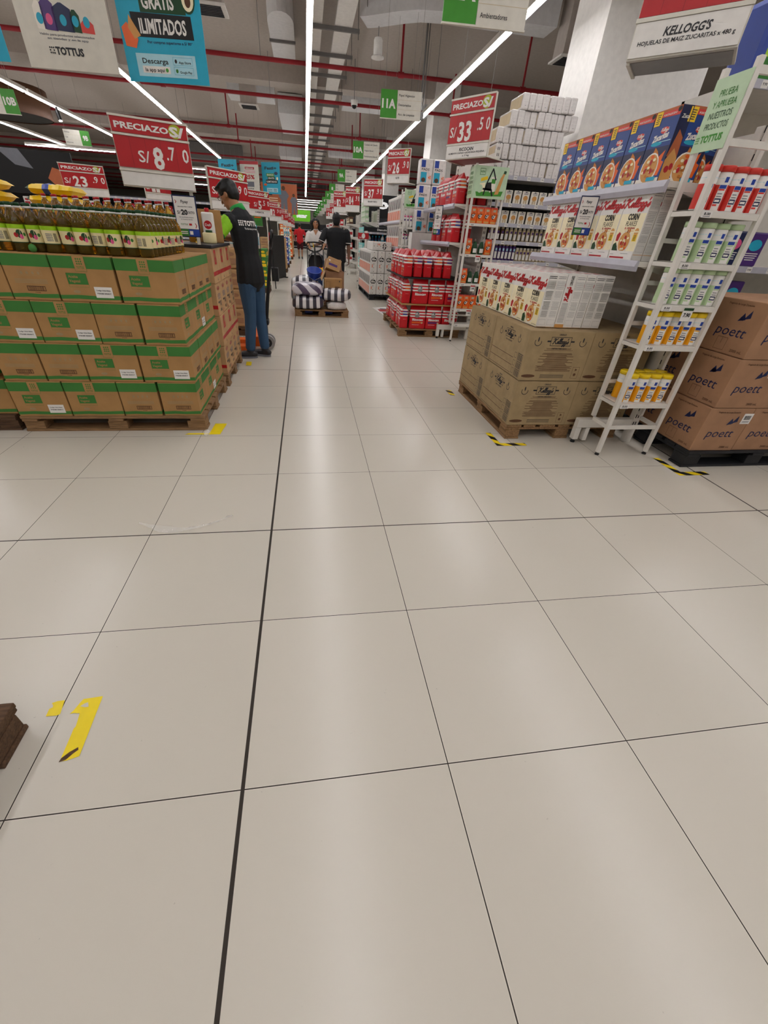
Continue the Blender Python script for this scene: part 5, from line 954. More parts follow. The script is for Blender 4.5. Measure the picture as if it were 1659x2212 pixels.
# ------------------------------------------------------------------ marks and litter on the floor
def tape(label, pts, m, w, z=.0012):
    mb = MB(); mb.add([(x, y, z) for x, y in pts], [tuple(range(len(pts)))], m); return tag(mb.build('floor_tape'), label, 'tape', 'floor tapes')
tape('worn yellow L-shaped floor tape at the lower left', [(-.488,.329),(-.545,.325),(-.551,.312),(-.559,.288),(-.566,.277),(-.555,.279),(-.536,.276),(-.532,.25),(-.53,.234),(-.533,.227),(-.532,.209),(-.531,.18),(-.53,.147),(-.529,.133),(-.511,.134),(-.481,.142)], 'tapeyellow', 0)
mb = MB(); mb.add([(x,y,.0016) for x, y in [(-.531,.131),(-.529,.142),(-.514,.157),(-.495,.169),(-.491,.161),(-.502,.151),(-.514,.136)]],[tuple(range(7))],'wooddark'); tag(mb.build('tape_scrap'), 'dark torn tape scrap on the worn yellow tape', 'tape')
mb = MB(); mb.add([(x,y,.0016) for x, y in [(-.545,.3),(-.536,.308),(-.526,.312),(-.518,.296),(-.528,.295)]],[tuple(range(5))],'floor_tiles'); tag(mb.build('tape_hole'), 'small torn opening in the worn yellow tape', 'tape')
tape('torn yellow tape patch left of the worn yellow L', [(-.602,.327),(-.623,.326),(-.638,.321),(-.63,.312),(-.628,.306),(-.636,.301),(-.635,.277),(-.603,.276),(-.595,.28)], 'tapeyellow', 0)
tape('yellow floor tape corner at the foot of the green-banded stack', [(-.70,2.455),(-.545,2.455),(-.535,2.64),(-.445,2.64),(-.465,2.43),(-.72,2.43)], 'tapeyellow', 0); tape('short yellow floor tape by the worker shoe', [(-.50,4.36),(-.44,4.36),(-.45,4.52),(-.51,4.52)], 'tapeyellow', 0)
def lbar(cx, cy, lx, ly, w, sx, label):
    mb = MB(); mb.add([(cx,cy,.0012),(cx+lx,cy,.0012),(cx+lx,cy+w,.0012),(cx+sx*w,cy+w,.0012),(cx+sx*w,cy+ly,.0012),(cx,cy+ly,.0012)],[tuple(range(6))],'hazard'); tag(mb.build('hazard_tape'), label, 'tape', 'hazard tapes')
lbar(1.66,2.17,.25,.25,.045,1,'black and yellow corner tape at the near corner of the kraft cartons'); lbar(2.83,1.65,.25,.27,.05,1,'black and yellow corner tape before the black pallet'); mb = MB(); mb.add([(1.65,3.36,.0012),(1.70,3.36,.0012),(1.70,3.52,.0012),(1.64,3.52,.0012)],[(0,1,2,3)],'hazard'); tag(mb.build('hazard_tape'), 'short black and yellow tape at the far corner of the kraft cartons', 'tape', 'hazard tapes')
mb = MB(); mb.add([(1.65,9.2,.0012),(1.98,9.4,.0012),(2.09,8.62,.0012),(1.77,8.05,.0012)],[(0,1,2,3)],'white'); F = Face(mb,(1.72,8.4,.0012),(1,0,0),(0,1,0)); F.rect(.02,.3,.28,.6,'berry',1).rect(.05,.05,.3,.2,'greytext',1).rect(.08,.62,.22,.72,'navy',1); tag(mb.build('floor_sticker'), 'printed floor sticker beside the dog food pallet', 'sticker')
mb = MB(); n = 26; vs = []; rr = random.Random(4)
for i in range(n+1):
    s_ = i/n; x = -.68+.46*s_; y = 1.30-.09*sin(pi*s_)+.04*s_; wd = .004+.028*sin(pi*min(1, s_*1.15))*(.6+.4*sin(7*s_))
    for j in range(4): q = j/3-.5; vs.append((x+.006*rr.uniform(-1,1), y+q*wd*2, .002+abs(rr.uniform(.0,.016))*(1-abs(q)*1.2)))
mb.add(vs, [(i*4+j, (i+1)*4+j, (i+1)*4+j+1, i*4+j+1) for i in range(n) for j in range(3)], 'plastic_wrap', True); tag(mb.build('plastic_strip'), 'crumpled clear plastic strip lying on the floor tiles', 'plastic')
mb = MB(); ball(mb, (-.555,2.42,.02), .02, .05, .02, None, 'plastic_wrap'); tag(mb.build('plastic_scrap'), 'small clear plastic scrap at the pallet corner', 'plastic')
# ------------------------------------------------------------------ overhead services
for i, y in enumerate((-3,11.72,14.5,18.9,21.7,26.2,29.,33.4,36.2,40.6,43.4,48,52,57)):
    t = thing('sprinkler_pipe', f'dark red sprinkler pipe crossing under the ceiling, {ORD[i]} from the camera', 'pipe', (0,y,4.2), 0, 'sprinkler pipes')
    mb = MB(); mb.tube([(X0,0,0),(X1,0,0)], .038 if i < 6 else .045, 'pipered', 8); mb.build('main_pipe', t)
    for x in {1:(-2.6,2.4,5.2),3:(-2.26,2.31,6.),2:(-3.2,4.4),5:(-2.25,2.2,5.)}.get(i, (-2.3,2.3)):
        mb = MB(); mb.tube([(x,0,.0),(x,0,ZC-4.2)], .024, 'pipered', 8); mb.build('riser', t)
        mb = MB(); mb.tube([(x-.06,0,0),(x+.06,0,0)], .052, 'pipered', 8); mb.build('coupling', t)
    for x in (-.55, 3.2): mb = MB(); mb.tube([(x,0,-.05),(x,0,ZC-4.2)], .006, 'grey', 5); mb.build('hanger_rod', t)
for xa, xb, nm in ((.42,.68,'narrow'),(.92,1.24,'wide')):
    mb = MB(); mb.box((xa,-8,4.5),(xb,43.6,4.56),'white'); F = Face(mb,(xa,-8,4.5),(0,1,0),(1,0,0))
    tag(mb.build('cable_tray'), f'{nm} white cable tray running along the aisle above the light strip', 'cable tray', 'cable trays')
for i in range(26):
    y = 6.6+1.385*i; t = thing('tray_support', f'steel crossbar holding the cable trays, {ORD[i] if i < 20 else ORD[i-20]+" of the far ones"} from the camera', 'bracket', (0,y,4.44), 0, 'tray crossbars')
    mb = MB(); mb.box((.45,-.025,0),(1.38,.025,.055),'cable'); mb.build('crossbar', t)
    for x in (.47, 1.36): mb = MB(); mb.tube([(x,0,-.08),(x,0,ZC-4.44)], .007, 'cable', 5); mb.build('threaded_rod', t)
def curve_duct(name, label, pts, w, z0, z1, m='duct'):
    mb = MB(); vs = []; n = len(pts)
    for i, p in enumerate(pts):
        a, b = V(pts[max(i-1, 0)]), V(pts[min(i+1, n-1)]); d = (b-a).normalized(); q = V((-d.y, d.x))*w/2; c = V(p)
        vs += [(c.x+q.x,c.y+q.y,z0),(c.x-q.x,c.y-q.y,z0),(c.x-q.x,c.y-q.y,z1),(c.x+q.x,c.y+q.y,z1)]
    mb.add(vs, [(4*i+k,4*i+(k+1) % 4,4*i+4+(k+1) % 4,4*i+4+k) for i in range(n-1) for k in range(4)]+[(3,2,1,0),(4*n-4,4*n-3,4*n-2,4*n-1)], m)
    return tag(mb.build(name), label, 'duct')
curve_duct('air_duct', 'pale air duct bending across the ceiling on the right', [(1.46,10.78),(1.6,10.72),(1.85,10.55),(2.1,10.38),(2.4,10.22),(2.8,10.16),(4,10.15),(4.9,10.15)], .5, 4.6, 4.95)
mb = MB(); pts = [(-.35,13.4),(-.35,11.35)]+[(-.1-.25*cos(radians(a)), 11.35-.5*sin(radians(a))) for a in range(20, 181, 20)]+[(.15,13.4)]; n = len(pts)
mb.add([(x,y,4.62) for x, y in pts]+[(x,y,4.98) for x, y in pts], [tuple(range(n)),tuple(reversed(range(n,2*n)))]+[(k,n+k,n+(k+1) % n,(k+1) % n) for k in range(n)], 'duct'); mb.box((-.37,12.2,4.58),(.17,12.26,4.62),'cable'); tag(mb.build('air_duct'), 'pale round-ended air duct left of the centre light strip', 'duct')
for x0, x1, y0, y1, z, lb in ((-1.9,-.55,16.6,17.3,4.55,'flat grey air duct over the left aisle'),(-.5,.3,18.0,21.4,4.5,'wide pale air duct beside the centre light strip'),(1.5,4.2,16.2,16.9,4.5,'long pale crosswise duct right of the cable trays'),(-.9,.2,26.5,28.8,4.4,'pale duct in the far ceiling left of the centre strip'),(1.5,3.0,25,25.6,4.4,'pale crosswise duct in the far right ceiling'),(-7,-3,29,29.5,4.3,'long dark crosswise duct in the far left ceiling'),(-2,3.5,44,44.6,4.2,'dark crosswise duct at the far end')):
    mb = MB(); mb.box((x0,y0,z),(x1,y1,4.98),'cable' if 'dark' in lb else 'duct',.01); tag(mb.build('air_duct'), lb, 'duct')
for x, y, lb in ((-1.18,9.75,'square ceiling vent box between the blue banner and the centre strip'),(-1.24,15.95,'square ceiling vent box left of the centre strip over the second pipe'),(5.25,9.9,'square ceiling vent box beside the white column')):
    t = thing('ceiling_vent', lb, 'vent', (x,y,4.2), 0, 'ceiling vents'); mb = MB(); mb.box((-.22,-.2,.03),(.22,.2,.79),'ceil'); mb.build('duct_drop', t)
    mb = MB(); mb.box((-.27,-.25,0),(.27,.25,.03),'white',.004); mb.build('flange', t)
    for k in range(7): mb = MB(); mb.box((-.2,-.2+.06*k,-.012),(.2,-.17+.06*k,-.0005),'dark'); mb.build('louvre', t)
t = thing('ceiling_speaker', 'white round hanging speaker right of the cable trays', 'speaker', (1.76,10.85,4.18)); mb = MB(); mb.lathe([(0,.02),(.085,.02),(.085,.24),(.07,.27),(0,.27)],'white',n=18); mb.build('can_body', t); mb = MB(); mb.lathe([(0,0),(.125,0),(.125,.019),(0,.019)],'white',n=20); mb.build('flange', t); mb = MB(); mb.tube([(0,0,.27),(0,0,.4195)],.008,'grey',6); mb.build('drop_rod', t)
t = thing('dome_camera', 'white dome camera on a rod below the second pipe', 'camera', (1.65,14.3,4.15)); mb = MB(); mb.lathe([(.09,.1),(.085,.0),(.07,.0)],'white',n=16); mb.lathe([(0,.1),(.09,.1)],'white',n=16); mb.build('housing', t); mb = MB(); mb.lathe([(.069,0),(.05,-.05),(0,-.07)],'black',n=14); mb.build('dome', t); mb = MB(); mb.tube([(0,0,.1),(0,0,ZC-4.15)],.01,'grey',6); mb.build('drop_rod', t)
t = thing('conduit_drop', 'grey conduit dropping from the ceiling right of the 11A board', 'conduit', (2.72,10.9,0)); mb = MB(); mb.tube([(0,0,3.5),(0,0,ZC-.002)],.02,'cable',8); mb.tube([(.05,0,3.6),(.05,0,ZC-.002)],.012,'cable',6); mb.build('pipe_pair', t); mb = MB(); mb.box((-.04,-.03,3.38),(.07,.03,3.4995),'cable',.004); mb.build('junction_box', t)
t = thing('drum_shade', 'large dark drum shade hanging at the upper left edge', 'lamp shade', (-8.1,16.6,3.62)); mb = MB(); mb.lathe([(1.1,0),(1.1,.62),(1.08,.62),(1.08,0)],'brown',n=40); mb.build('shade_wall', t); mb = MB(); mb.lathe([(0,.02),(1.079,.02)],'black',n=40); mb.build('inner_cover', t); mb = MB(); mb.tube([(0,0,.1),(0,0,ZC-3.625)],.01,'grey',6); mb.build('suspension_wire', t)
t = thing('spot_lamp', 'black cylinder spotlight under the far left light strip', 'spotlight', (-6.4,15.75,3.5)); mb = MB(); mb.tube([(0,0,.28),(0,0,.2)],.03,'black',8); mb.tube([(0,0,.2),(.03,-.03,0)],.05,'black',12); mb.build('lamp_body', t); mb = MB(); mb.tube([(.031,-.031,-.002),(.033,-.033,-.012)],.042,'spotglow',12); mb.build('lens', t)
# ------------------------------------------------------------------ hanging aisle boards
def aisle_sign(num, lines, L, ang, z0, label, w=.7, h=.35, flip=False):
    t = thing('aisle_sign', label, 'sign', (L[0],L[1],z0), ang, 'hanging aisle boards')
    a, b = ((0,.4*w) if not flip else (.64*w,w)); c, d = ((.405*w,w) if not flip else (0,.635*w))
    mb = MB(); mb.box((a,0,0),(b,.015,h),'green'); F = Face(mb,(a,-.0002,0),(1,0,0),(0,0,1)); F.text(num, (b-a)/2, h*.36, h*.32, 'white', al='c', w=(b-a)*(.84 if len(num) > 2 else .55 if len(num) == 2 else .3), bold=.04); mb.build('number_panel', t)
    mb = MB(); mb.box((c,0,0),(d,.015,h),'offwhite'); F = Face(mb,(c,-.0002,0),(1,0,0),(0,0,1))
    for k in (1, 2): F.rect(0, h*k/3-.0015, d-c, h*k/3+.0015, 'beige', 1)
    for k, s_ in enumerate(lines): F.text(s_, (d-c)*.06, h*(.79-.335*k), h*.085, 'dark', w=min((d-c)*.9, .017*len(s_)*w/.7*1.05), bold=.01)
    mb.build('text_panel', t); mb = MB(); mb.box((min(a,c)-.006,-.004,-.012),(max(b,d)+.006,.019,-.0005),'offwhite'); mb.build('bottom_rail', t)
    for x in (.1*w, .9*w): mb = MB(); mb.tube([(x,.007,h),(x,.007,ZC-z0)], .002, 'grey', 5); mb.build('suspension_wire', t)
    return t
aisle_sign('12A', ['Alimento','Mascotas','Ambientadores'], (1.405,4.35), -.06, 2.785, 'green and cream aisle board 12A cut by the top edge')
aisle_sign('11A', ['Papel Higienico','Descartables','Acc. de Limpieza'], (1.59,8.95), -.08, 3.01, 'green and cream aisle board 11A above the right displays')
aisle_sign('10A', ['Cuidado del Cabello','Higiene Bucal','Perfumeria Infantil'], (1.57,13.58), -.1, 3.0, 'green and cream aisle board 10A, next behind 11A')
aisle_sign('9A', ['Panales','Cuidado Bebe','Perfumeria'], (1.49,18.5), -.05, 2.91, 'green and cream aisle board 9A, behind 10A')
for i, nm in enumerate('87654321'): aisle_sign(nm, ['Hogar','Menaje','Textil'], (1.42-.05*i, 23.2+3.3*i), -.05, 2.86-.05*i, f'small far green aisle board numbered {nm}')
aisle_sign('9B', ['Galletas','Cafe','Infusiones'], (-6.95,17.1), .1, 3.16, 'green and cream aisle board 9B on the left', flip=True); aisle_sign('10B', ['Arroz','Aceites','Conservas'], (-5.93,11.2), .0, 2.92, 'green and cream aisle board 10B at the left edge', flip=True)
# ------------------------------------------------------------------ banners
def banner(L, R, z0, h, base, label, draw, grp='hanging banners'):
    L = V((*L,0)); R = V((*R,0)); w = (R-L).length; t = thing('banner', label, 'banner', (L.x,L.y,z0), math.atan2(R.y-L.y,R.x-L.x), grp)
    mb = MB(); mb.box((0,0,0),(w,.004,h),base); draw(Face(mb,(0,-.0002,0),(1,0,0),(0,0,1)), w, h); mb.build('banner_sheet', t)
    mb = MB(); mb.tube([(-.01,.002,h+.008),(w+.01,.002,h+.008)], .008, 'grey', 8); mb.build('top_rod', t)
    for x in (.02, w-.02): mb = MB(); mb.tube([(x,.002,h+.015),(x,.002,ZC-z0)], .0015, 'grey', 5); mb.build('suspension_wire', t)
    return t
def tott(F, u, v, h, w, m):
    F.text('TOTTUS', u+h*1.15, v, h, m, w=w, bold=.045)
    for i in range(3):
        for j in range(3):
            if (i, j) != (1, 1): F.ell(u+h*(.2+.34*i), v+h*(.15+.34*j), h*.13, h*.13, m, 2, 8)
def d_white(F, w, h):
    F.rect(0,0,w,.045,'greytext',1) if False else F.rect(0,0,w,.05,'offwhite',1); tott(F, w*.26, .085, .042, w*.31, 'dark')
    F.text('Valido para productos seleccionados', w*.5, .185, .012, 'greytext', al='c', w=w*.6).text('en tiendas y en la app', w*.5, .165, .012, 'greytext', al='c', w=w*.45)
    for a, b, t_, m in ((.2,.3,.36,'bowl'),(.28,.42,.38,'purple'),(.4,.6,.36,'navy'),(.58,.68,.33,'darkgreen'),(.68,.82,.29,'canred')): F.poly([(w*a,.215),(w*b,.21),(w*b,t_-.03),(w*(a+b)/2+.01,t_),(w*(a+b)/2-.01,t_),(w*a,t_-.03)], m, 2).ell(w*(a+b)/2,.27,w*.035,.03,'pink' if m == 'purple' else 'skyblue',3)
    F.text('DESCUENTO', w*.5, .42, .05, 'red', al='c', w=w*.6, bold=.04)
def d_blue(F, w, h):
    F.rect(w*.13,.035,w*.86,.165,'paleblue',1).text('Descarga',w*.2,.11,.03,'dark',w=w*.32,bold=.02).rect(w*.19,.055,w*.53,.095,'white',2).text('la app aqui',w*.22,.064,.022,'dark',w=w*.24,l=3,bold=.02).ell(w*.49,.075,.012,.012,'green',3)
    for v, s_ in ((.107,'App Store'),(.052,'Google Play')): F.frame(w*.58,v,w*.82,v+.045,.0015,'skyblue',2).text(s_,w*.65,v+.01,.014,'dark',w=w*.15).ell(w*.615,v+.022,.01,.012,'dark' if s_[0] == 'A' else 'cardgreen',3,8)
    F.text('Por compras superiores a S/ 80*', w*.58, .222, .016, 'navy', al='c', w=w*.55)
    F.poly([(w*.16,.255),(w*.88,.25),(w*.87,.375),(w*.15,.385)],'black',2).text('ILIMITADOS',w*.52,.275,.08,'white',al='c',w=w*.56,bold=.03,l=3).poly([(w*.28,.385),(w*.82,.38),(w*.82,.5),(w*.28,.5)],'darkgreen',2).text('GRATIS',w*.5,.405,.075,'white',al='c',w=w*.38,bold=.03,l=3).rect(w*.28,.51,w*.7,.62,'green',2).text('ENVIOS',w*.49,.53,.07,'white',al='c',w=w*.36,bold=.03,l=3)
    F.poly([(w*.04,.2),(w*.02,.3),(w*.09,.33),(w*.2,.24),(w*.16,.19)],'orange',4).poly([(w*.1,.3),(w*.13,.37),(w*.24,.26),(w*.16,.24)],'tan',5).ell(w*.86,.46,w*.085,.075,'darkgreen',4).ell(w*.86,.46,w*.07,.062,'cream',5).ell(w*.86,.45,w*.035,.032,'brown',6)
    F.text('Fazil+', w*.5, h*.84, h*.08, 'dark', al='c', w=w*.62, bold=.04).ell(w*.78, h*.64, w*.09, h*.05, 'navy', 3)
def d_mid(F, w, h):
    F.rect(0,h*.9,w,h,'berry',1).text('MIERCOLES',w*.5,h*.76,h*.04,'white',al='c',w=w*.4,l=3).rect(w*.26,h*.745,w*.76,h*.82,'berry',2).text('25%',w*.5,h*.45,h*.13,'red',al='c',w=w*.5,bold=.04).lines(w*.2,h*.62,w*.8,h*.72,2,'pink',1,.3); tott(F, w*.25, h*.12, h*.04, w*.35, 'dark'); F.rect(w*.3,h*.2,w*.7,h*.36,'greytext',1)
banner((-1.912,4.5), (-1.229,4.445), 2.285, 1.25, 'offwhite', 'white hanging banner with printed detergent bottles at the top left', d_white)
banner((-1.17,4.5), (-.517,4.387), 2.265, 1.25, 'skyblue', 'large blue hanging banner at the top left, right of the white one', d_blue)
banner((-2.78,4.62), (-2.075,4.55), 2.31, 1.25, 'skyblue', 'large blue hanging banner cut by the left edge', d_blue)
def d_small(F, w, h):
    F.text('Fazil+', w*.5, h*.78, h*.085, 'dark', al='c', w=w*.66, bold=.04).rect(w*.24,h*.56,w*.68,h*.66,'green',2).text('ENVIOS',w*.46,h*.585,h*.055,'white',al='c',w=w*.36,l=3).rect(w*.3,h*.46,w*.72,h*.56,'darkgreen',2).text('GRATIS',w*.5,h*.485,h*.055,'white',al='c',w=w*.34,l=3).rect(w*.2,h*.34,w*.85,h*.46,'black',2).text('ILIMITADOS',w*.52,h*.37,h*.06,'white',al='c',w=w*.56,l=3)
    F.ell(w*.78,h*.66,w*.1,h*.05,'navy',3).ell(w*.84,h*.5,w*.05,h*.05,'cream',4).ell(w*.16,h*.3,w*.09,h*.035,'orange',4).rect(w*.22,h*.06,w*.84,h*.2,'paleblue',1).text('Descarga',w*.28,h*.13,h*.03,'dark',w=w*.24).text('la app aqui',w*.28,h*.08,h*.025,'dark',w=w*.24).lines(w*.6,h*.08,w*.78,h*.18,2,'greytext',2)
banner((-2.634,18.), (-2.0,17.83), 2.35, .86, 'skyblue', 'small blue banner far away, leftmost of the row of three behind the worker', d_small); banner((-1.19,18.), (-.56,17.7), 2.36, .86, 'skyblue', 'small blue banner far away, rightmost of the row of three behind the worker', d_small); banner((-1.92,18.), (-1.28,17.8), 2.35, .86, 'offwhite', 'small white banner with 25% between the two far blue ones', d_mid)
def d_post(F, w, h):
    for c, s_ in ((.62,1.),(.9,.75)): F.poly([(w*(c-.1*s_),h*.02),(w*(c-.02),h*.02),(w*c,h*.4*s_),(w*(c+.03),h*.02),(w*(c+.1*s_),h*.02),(w*(c+.09*s_),h*.5*s_),(w*(c+.15*s_),h*.62*s_),(w*(c+.07*s_),h*.78*s_),(w*(c-.07*s_),h*.78*s_),(w*(c-.15*s_),h*.6*s_),(w*(c-.08*s_),h*.48*s_)],'greytext',1).ell(w*c,h*.86*s_,w*.05*s_,h*.075*s_,'brown',2)
    F.rect(w*.03,h*.6,w*.3,h*.66,'dark',1).lines(w*.03,h*.4,w*.45,h*.55,2,'cream',1,.3)
banner((-1.75,24.), (-.08,24.), 1.98, 1.15, 'terracotta', 'large terracotta poster with two grey dressed figures', d_post)
t = thing('department_sign', 'bright green lit department sign at the far end', 'sign', (-.70,40.,2.02), .08); mb = MB(); mb.box((0,0,0),(1.42,.06,.74),'signglow',.01); mb.build('sign_box', t); mb = MB(); Face(mb,(0,-.001,0),(1,0,0),(0,0,1)).text('bazar',.74,.26,.26,'signletters',al='c',w=.86,bold=.05); mb.build('letters', t)
for x in (.2, 1.2): mb = MB(); mb.tube([(x,.03,.74),(x,.03,ZC-2.02)],.006,'grey',5); mb.build('suspension_wire', t)
t = thing('department_sign', 'black department sign with white lettering behind the white paper packs', 'sign', (2.12,15.4,1.80)); mb = MB(); mb.box((0,0,0),(2.6,.08,.60),'black',.004); mb.build('sign_box', t); mb = MB(); Face(mb,(0,-.001,0),(1,0,0),(0,0,1)).text('belleza',.52,.26,.24,'signletters',w=1.5,bold=.05); mb.build('letters', t); mb = MB(); mb.box((.3,.02,-1.8),(.36,.06,0),'dark'); mb.box((2.2,.02,-1.8),(2.26,.06,0),'dark'); mb.build('post', t)
t = thing('shelf_header', 'black shelf header with small white lettering above the hair products', 'sign', (1.98,13.9,1.42)); mb = MB(); mb.box((0,0,0),(.85,.05,.11),'black'); Face(mb,(0,-.001,0),(1,0,0),(0,0,1)).text('Descubre',.4,.03,.05,'white',w=.34,bold=.03); mb.build('header_board', t)
mb = MB(); mb.box((0,0,0),(2.8,.05,.78),'black'); F = Face(mb,(0,-.001,0),(1,0,0),(0,0,1)); F.text('S',.28,.34,.3,'white',w=.22).poly([(1.3,.78),(1.75,.78),(1.95,.45),(1.6,.5)],'greytext',1).poly([(2.35,.5),(2.75,.4),(2.8,.0),(2.4,.1),(2.2,.3)],'terracotta',2).poly([(.05,.3),(.3,.36),(.2,.1),(.05,.05)],'terracotta',2); tag(mb.build('department_sign', None, (-7.75,12.2,1.72)), 'black department sign with food picture at the left edge behind the bags', 'sign')
# ------------------------------------------------------------------ displays farther along the aisle
def goods(n, w, d, h, m, acc, name='product_box', cat='box', shape='box'):
    mb = MB()
    if shape == 'box': mb.box((-w/2,-d/2,0),(w/2,d/2,h),m,min(w,d)*.08); F = Face(mb,(-w/2,-d/2-.0005,0),(1,0,0),(0,0,1)); F.rect(w*.12,h*.2,w*.88,h*.5,acc,1).ell(w*.5,h*.7,w*.3,h*.12,acc,1,10); F = Face(mb,(-w/2-.0005,d/2,0),(0,-1,0),(0,0,1)); F.rect(d*.15,h*.3,d*.85,h*.7,acc,1); F = Face(mb,(w/2+.0005,-d/2,0),(0,1,0),(0,0,1)); F.rect(d*.15,h*.3,d*.85,h*.7,acc,1)
    else: mb.lathe([(0,0),(w*.5,0),(w*.5,h*.62),(w*.25,h*.8),(w*.2,h*.84)],m,n=10); mb.lathe([(w*.24,h*.84),(w*.24,h),(0,h)],acc,n=8); patch(mb,-150,-30,h*.15,h*.5,w*.505,acc)
    return Proto(tag(mb.build(name),'x',cat))
G = {'aqua': goods(0,.2,.24,.27,'aqua','white','diaper_pack','pack'), 'paleaqua': goods(0,.21,.12,.12,'mint','white','wipes_pack','pack'), 'redbox': goods(0,.16,.14,.22,'red','white'), 'whitebox': goods(0,.17,.16,.22,'white','berry'), 'cardb': goods(0,.3,.3,.24,'cardlight','cardpink','carton','carton'), 'bluebot': goods(0,.07,.07,.22,'navy','skyblue','bottle','bottle','b'), 'whitebot': goods(0,.09,.09,.26,'white','skyblue','bottle','bottle','b'), 'orangebox': goods(0,.2,.18,.3,'orange','cream'), 'greenbox': goods(0,.15,.14,.2,'cardgreen','yellow'), 'purplebox': goods(0,.16,.14,.22,'purple','bowl'), 'bluebox': goods(0,.17,.15,.24,'blue','white'), 'pinkbox': goods(0,.15,.14,.2,'pink','white'), 'brownbox': goods(0,.17,.15,.22,'brown','cream')}
SIZ = {'aqua':(.21,.27),'paleaqua':(.22,.125),'redbox':(.17,.22),'whitebox':(.18,.22),'cardb':(.305,.24),'bluebot':(.075,.22),'whitebot':(.095,.26),'orangebox':(.21,.3),'greenbox':(.16,.2),'purplebox':(.17,.22),'bluebox':(.18,.24),'pinkbox':(.16,.2),'brownbox':(.18,.22)}
WORD = {'aqua':'aqua diaper pack','paleaqua':'pale green wipes pack','redbox':'red box','whitebox':'white box with a red label','cardb':'kraft carton with red print','bluebot':'dark blue bottle','whitebot':'white bottle with a blue cap','orangebox':'orange box','greenbox':'green box','purplebox':'purple box','bluebox':'blue box','pinkbox':'pink box','brownbox':'brown box'}
DN = 0
def end_display(y, kinds, nm, x0=2.2):
    sh = (.45,.85,1.25,1.65); gondola_end(x0, x0+.48, y, y+1.3, sh, f'white end shelf unit far along the right, {nm}', 1.95, front_rail=False)
    for z, kd in zip(sh, kinds):
        w, h = SIZ[kd]; n = int(1.1/w)
        for i in range(n): G[kd].put((x0+.13, y+.1+w*(i+.5), z+.0005), -pi/2, f'{WORD[kd]}, {["lowest","second","third","top"][sh.index(z)]} shelf {nm}, {ORD[i]} from camera', f'{WORD[kd]}s {nm}')
def pallet_load(x0, y0, nx, ny, nz, kd, nm, base=True):
    w, h = SIZ[kd]
    if base: pallet(x0, y0, x0+nx*w+.02, y0+ny*w+.02, f'pallet under the {WORD[kd]}s {nm}', 'wooddark', group='far pallets')
    for L in range(nz):
        for i in range(nx):
            for j in range(ny):
                if not (i == nx-1 or j == 0): continue
                G[kd].put((x0+.01+w*(i+.5), y0+.01+w*(j+.5), .1185+L*(h+.002)), 0, f'{WORD[kd]} {nm}, {ORD[L]} layer, ' + (f'{ORD[i]} from left' if j == 0 else f'{ORD[j]} from camera'), f'{WORD[kd]}s {nm}')
end_display(13.95, ('aqua','aqua','aqua','paleaqua'), 'of the aqua unit', 1.95)
for j in range(4):
    for k in range(3): G['paleaqua'].put((2.08,14.28+.23*j,1.7765+.126*k), -pi/2, f'pale green wipes pack on the aqua unit top, {ORD[k]} layer, {ORD[j]} from camera', 'heaped wipes packs')
end_display(17.9, ('whitebox','redbox','whitebox','brownbox'), 'behind the aqua packs', 1.85); end_display(21.9, ('redbox','bluebox','whitebox','redbox'), 'third past the paper', 1.8); end_display(26.1, ('purplebox','whitebox','redbox','whitebox'), 'fourth past the paper', 1.75); end_display(30.3, ('whitebox','redbox','bluebox','whitebox'), 'fifth past the paper', 1.75); end_display(34.6, ('redbox','whitebox','redbox','whitebox'), 'at the far right', 1.75)
shelf_run(1.95, 3.6, 13.0, .45, (.4,.75,1.1,1.4), 'low white shelf of hair products behind the paper packs', 1.42)
for z, ln in ((1.1,'upper'),(.75,'lower')):
    for i in range(16): (G['bluebot'] if i % 4 else G['whitebot']).put((2.04+.096*i,13.12,z+.0005), 0, f'{"blue" if i % 4 else "white"} bottle on the {ln} hair product shelf, {ORD[i]} from left', 'hair product bottles')
mb = MB(); mb.box((0,0,0),(.3,.03,.14),'red'); F = Face(mb,(0,-.001,0),(1,0,0),(0,0,1)); F.ell(.15,.07,.05,.06,'white',1).lines(.03,.02,.1,.05,1,'white',1); tag(mb.build('shelf_card', None, (1.70,12.93,1.23)), 'red picture card above the white paper packs', 'sign')
mb = MB(); mb.box((-.015,-.015,0),(.0,.015,1.23),'steelwhite'); mb.box((.3,-.015,0),(.315,.015,1.23),'steelwhite'); tag(mb.build('card_stand', None, (1.70,12.945,0)), 'white posts carrying the red picture card', 'stand')
# left side of the aisle, one load after another
pallet_load(-1.27, 5.95, 2, 3, 4, 'cardb', 'just past the parked jack')
for i in range(4): G['whitebot'].put((-.72+.1*i, 6.05, 1.0875), 0, f'white bottle on the cartons past the jack, {ORD[i]} from left', 'white bottles past the jack')
pallet_load(-1.27, 7.5, 2, 3, 4, 'cardb', 'second past the worker'); pallet_load(-1.27, 9.3, 4, 4, 4, 'whitebot', 'third past the worker')
pallet_load(-1.35, 11., 4, 4, 4, 'greenbox', 'fourth past the worker'); pallet_load(-1.85, 13.2, 4, 4, 4, 'whitebox', 'left of the black box')
for y, kd, n, nm in ((17.4,'cardb',4,'past the black panel'),(20.,'bluebox',4,'at mid distance, left'),(22.6,'whitebot',5,'past mid distance, left'),(26.4,'orangebox',5,'far along the left'),(29.4,'cardb',5,'at the far left end')):
    w = SIZ[kd][0]; pallet_load(-.5-w*3, y, 3, 3, n, kd, nm)
t = thing('standing_screen', 'tall black panel standing on the left of the aisle', 'panel', (-.66,14.9,0), 1.25); mb = MB(); mb.box((-.6,-.02,.0),(.6,.02,1.18),'black',.004); mb.build('board', t); mb = MB(); mb.box((-.5,-.12,0),(-.44,.12,.03),'black'); mb.box((.44,-.12,0),(.5,.12,.03),'black'); mb.build('foot', t)
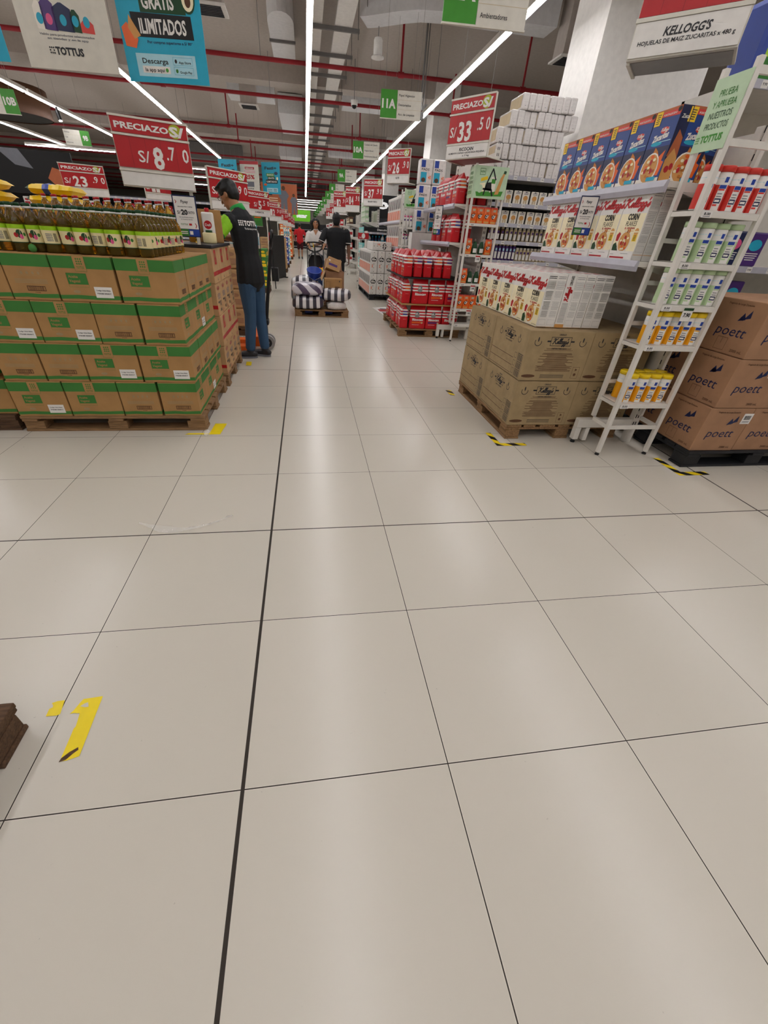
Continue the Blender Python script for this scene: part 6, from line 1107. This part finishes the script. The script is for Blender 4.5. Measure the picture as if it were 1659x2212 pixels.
mb = MB(); mb.box((-.15,-.2,0),(.15,.2,.34),'black',.01); mb.box((-.14,-.19,.34),(.14,.19,.36),'dark',.004); tag(mb.build('storage_box', None, (-.78,14.15,0)), 'black box on the floor before the black panel', 'box')
pay_sign((-1.16,9.6,1.32), .2, .3, .1, 'far white discount card S/20 past the worker', pole=1.32); mb = MB(); mb.box((0,0,0),(.2,.01,.3),'cardgreen'); F = Face(mb,(0,-.0005,0),(1,0,0),(0,0,1)); F.rect(.03,.18,.15,.2,'red',1).rect(.04,.14,.17,.16,'orange',1).rect(.03,.1,.16,.12,'green',1).rect(-.005,-.005,.205,.0,'white',1); mb.box((.09,.011,-1.34),(.11,.03,.3),'dark'); tag(mb.build('green_card', None, (-.86,10.2,1.36)), 'dark green picture card right of the far discount card', 'sign')
mb = MB(); mb.tube([(0,0,0),(-.05,0,1.6)], .012, 'black', 8); tag(mb.build('sign_pole', None, (-.6,12.0,0)), 'thin black pole beside the far price signs', 'pole')
# shelf runs at the left rear and the dark shelf at the end wall
for i, (y, kd) in enumerate(((14.2,'redbox'),(19.,'greenbox'))):
    shelf_run(-8.6, -2.3, y, .6, (.5,1.0,1.5,1.85), f'long shelf run on the left, {ORD[i]} from the camera', 1.9)
    for z, ln in ((1.5,'third'),):
        for k in range(14): G[kd if k % 5 else 'whitebox'].put((-7.2+.33*k, y+.15, z+.0005), 0, f'small box on the {ORD[i]} left shelf run, {ORD[k]} from the left', f'boxes of the {ORD[i]} left run')
shelf_run(-1.2, 2.2, 40.6, .6, (.3,.7,1.1,1.5), 'dark backed shelf below the bright green sign at the far end', 1.9)
for z, ln in ((.7,'lower'),(1.1,'upper')):
    for k in range(14): G['pinkbox' if k % 3 else 'whitebox'].put((-1.05+.2*k, 40.75, z+.0005), 0, f'box on the {ln} shelf at the far end, {ORD[k]} from the left', 'boxes at the far end')
for y in (17.95, 22.0, 26.2, 30.4): shelf_run(2.4, 5.6, y+.3, .7, (.4,.8,1.2,1.6), f'long shelf run on the right about {["four","five","six","seven"][(17.95,22.0,26.2,30.4).index(y)]} aisles away', 2.0)
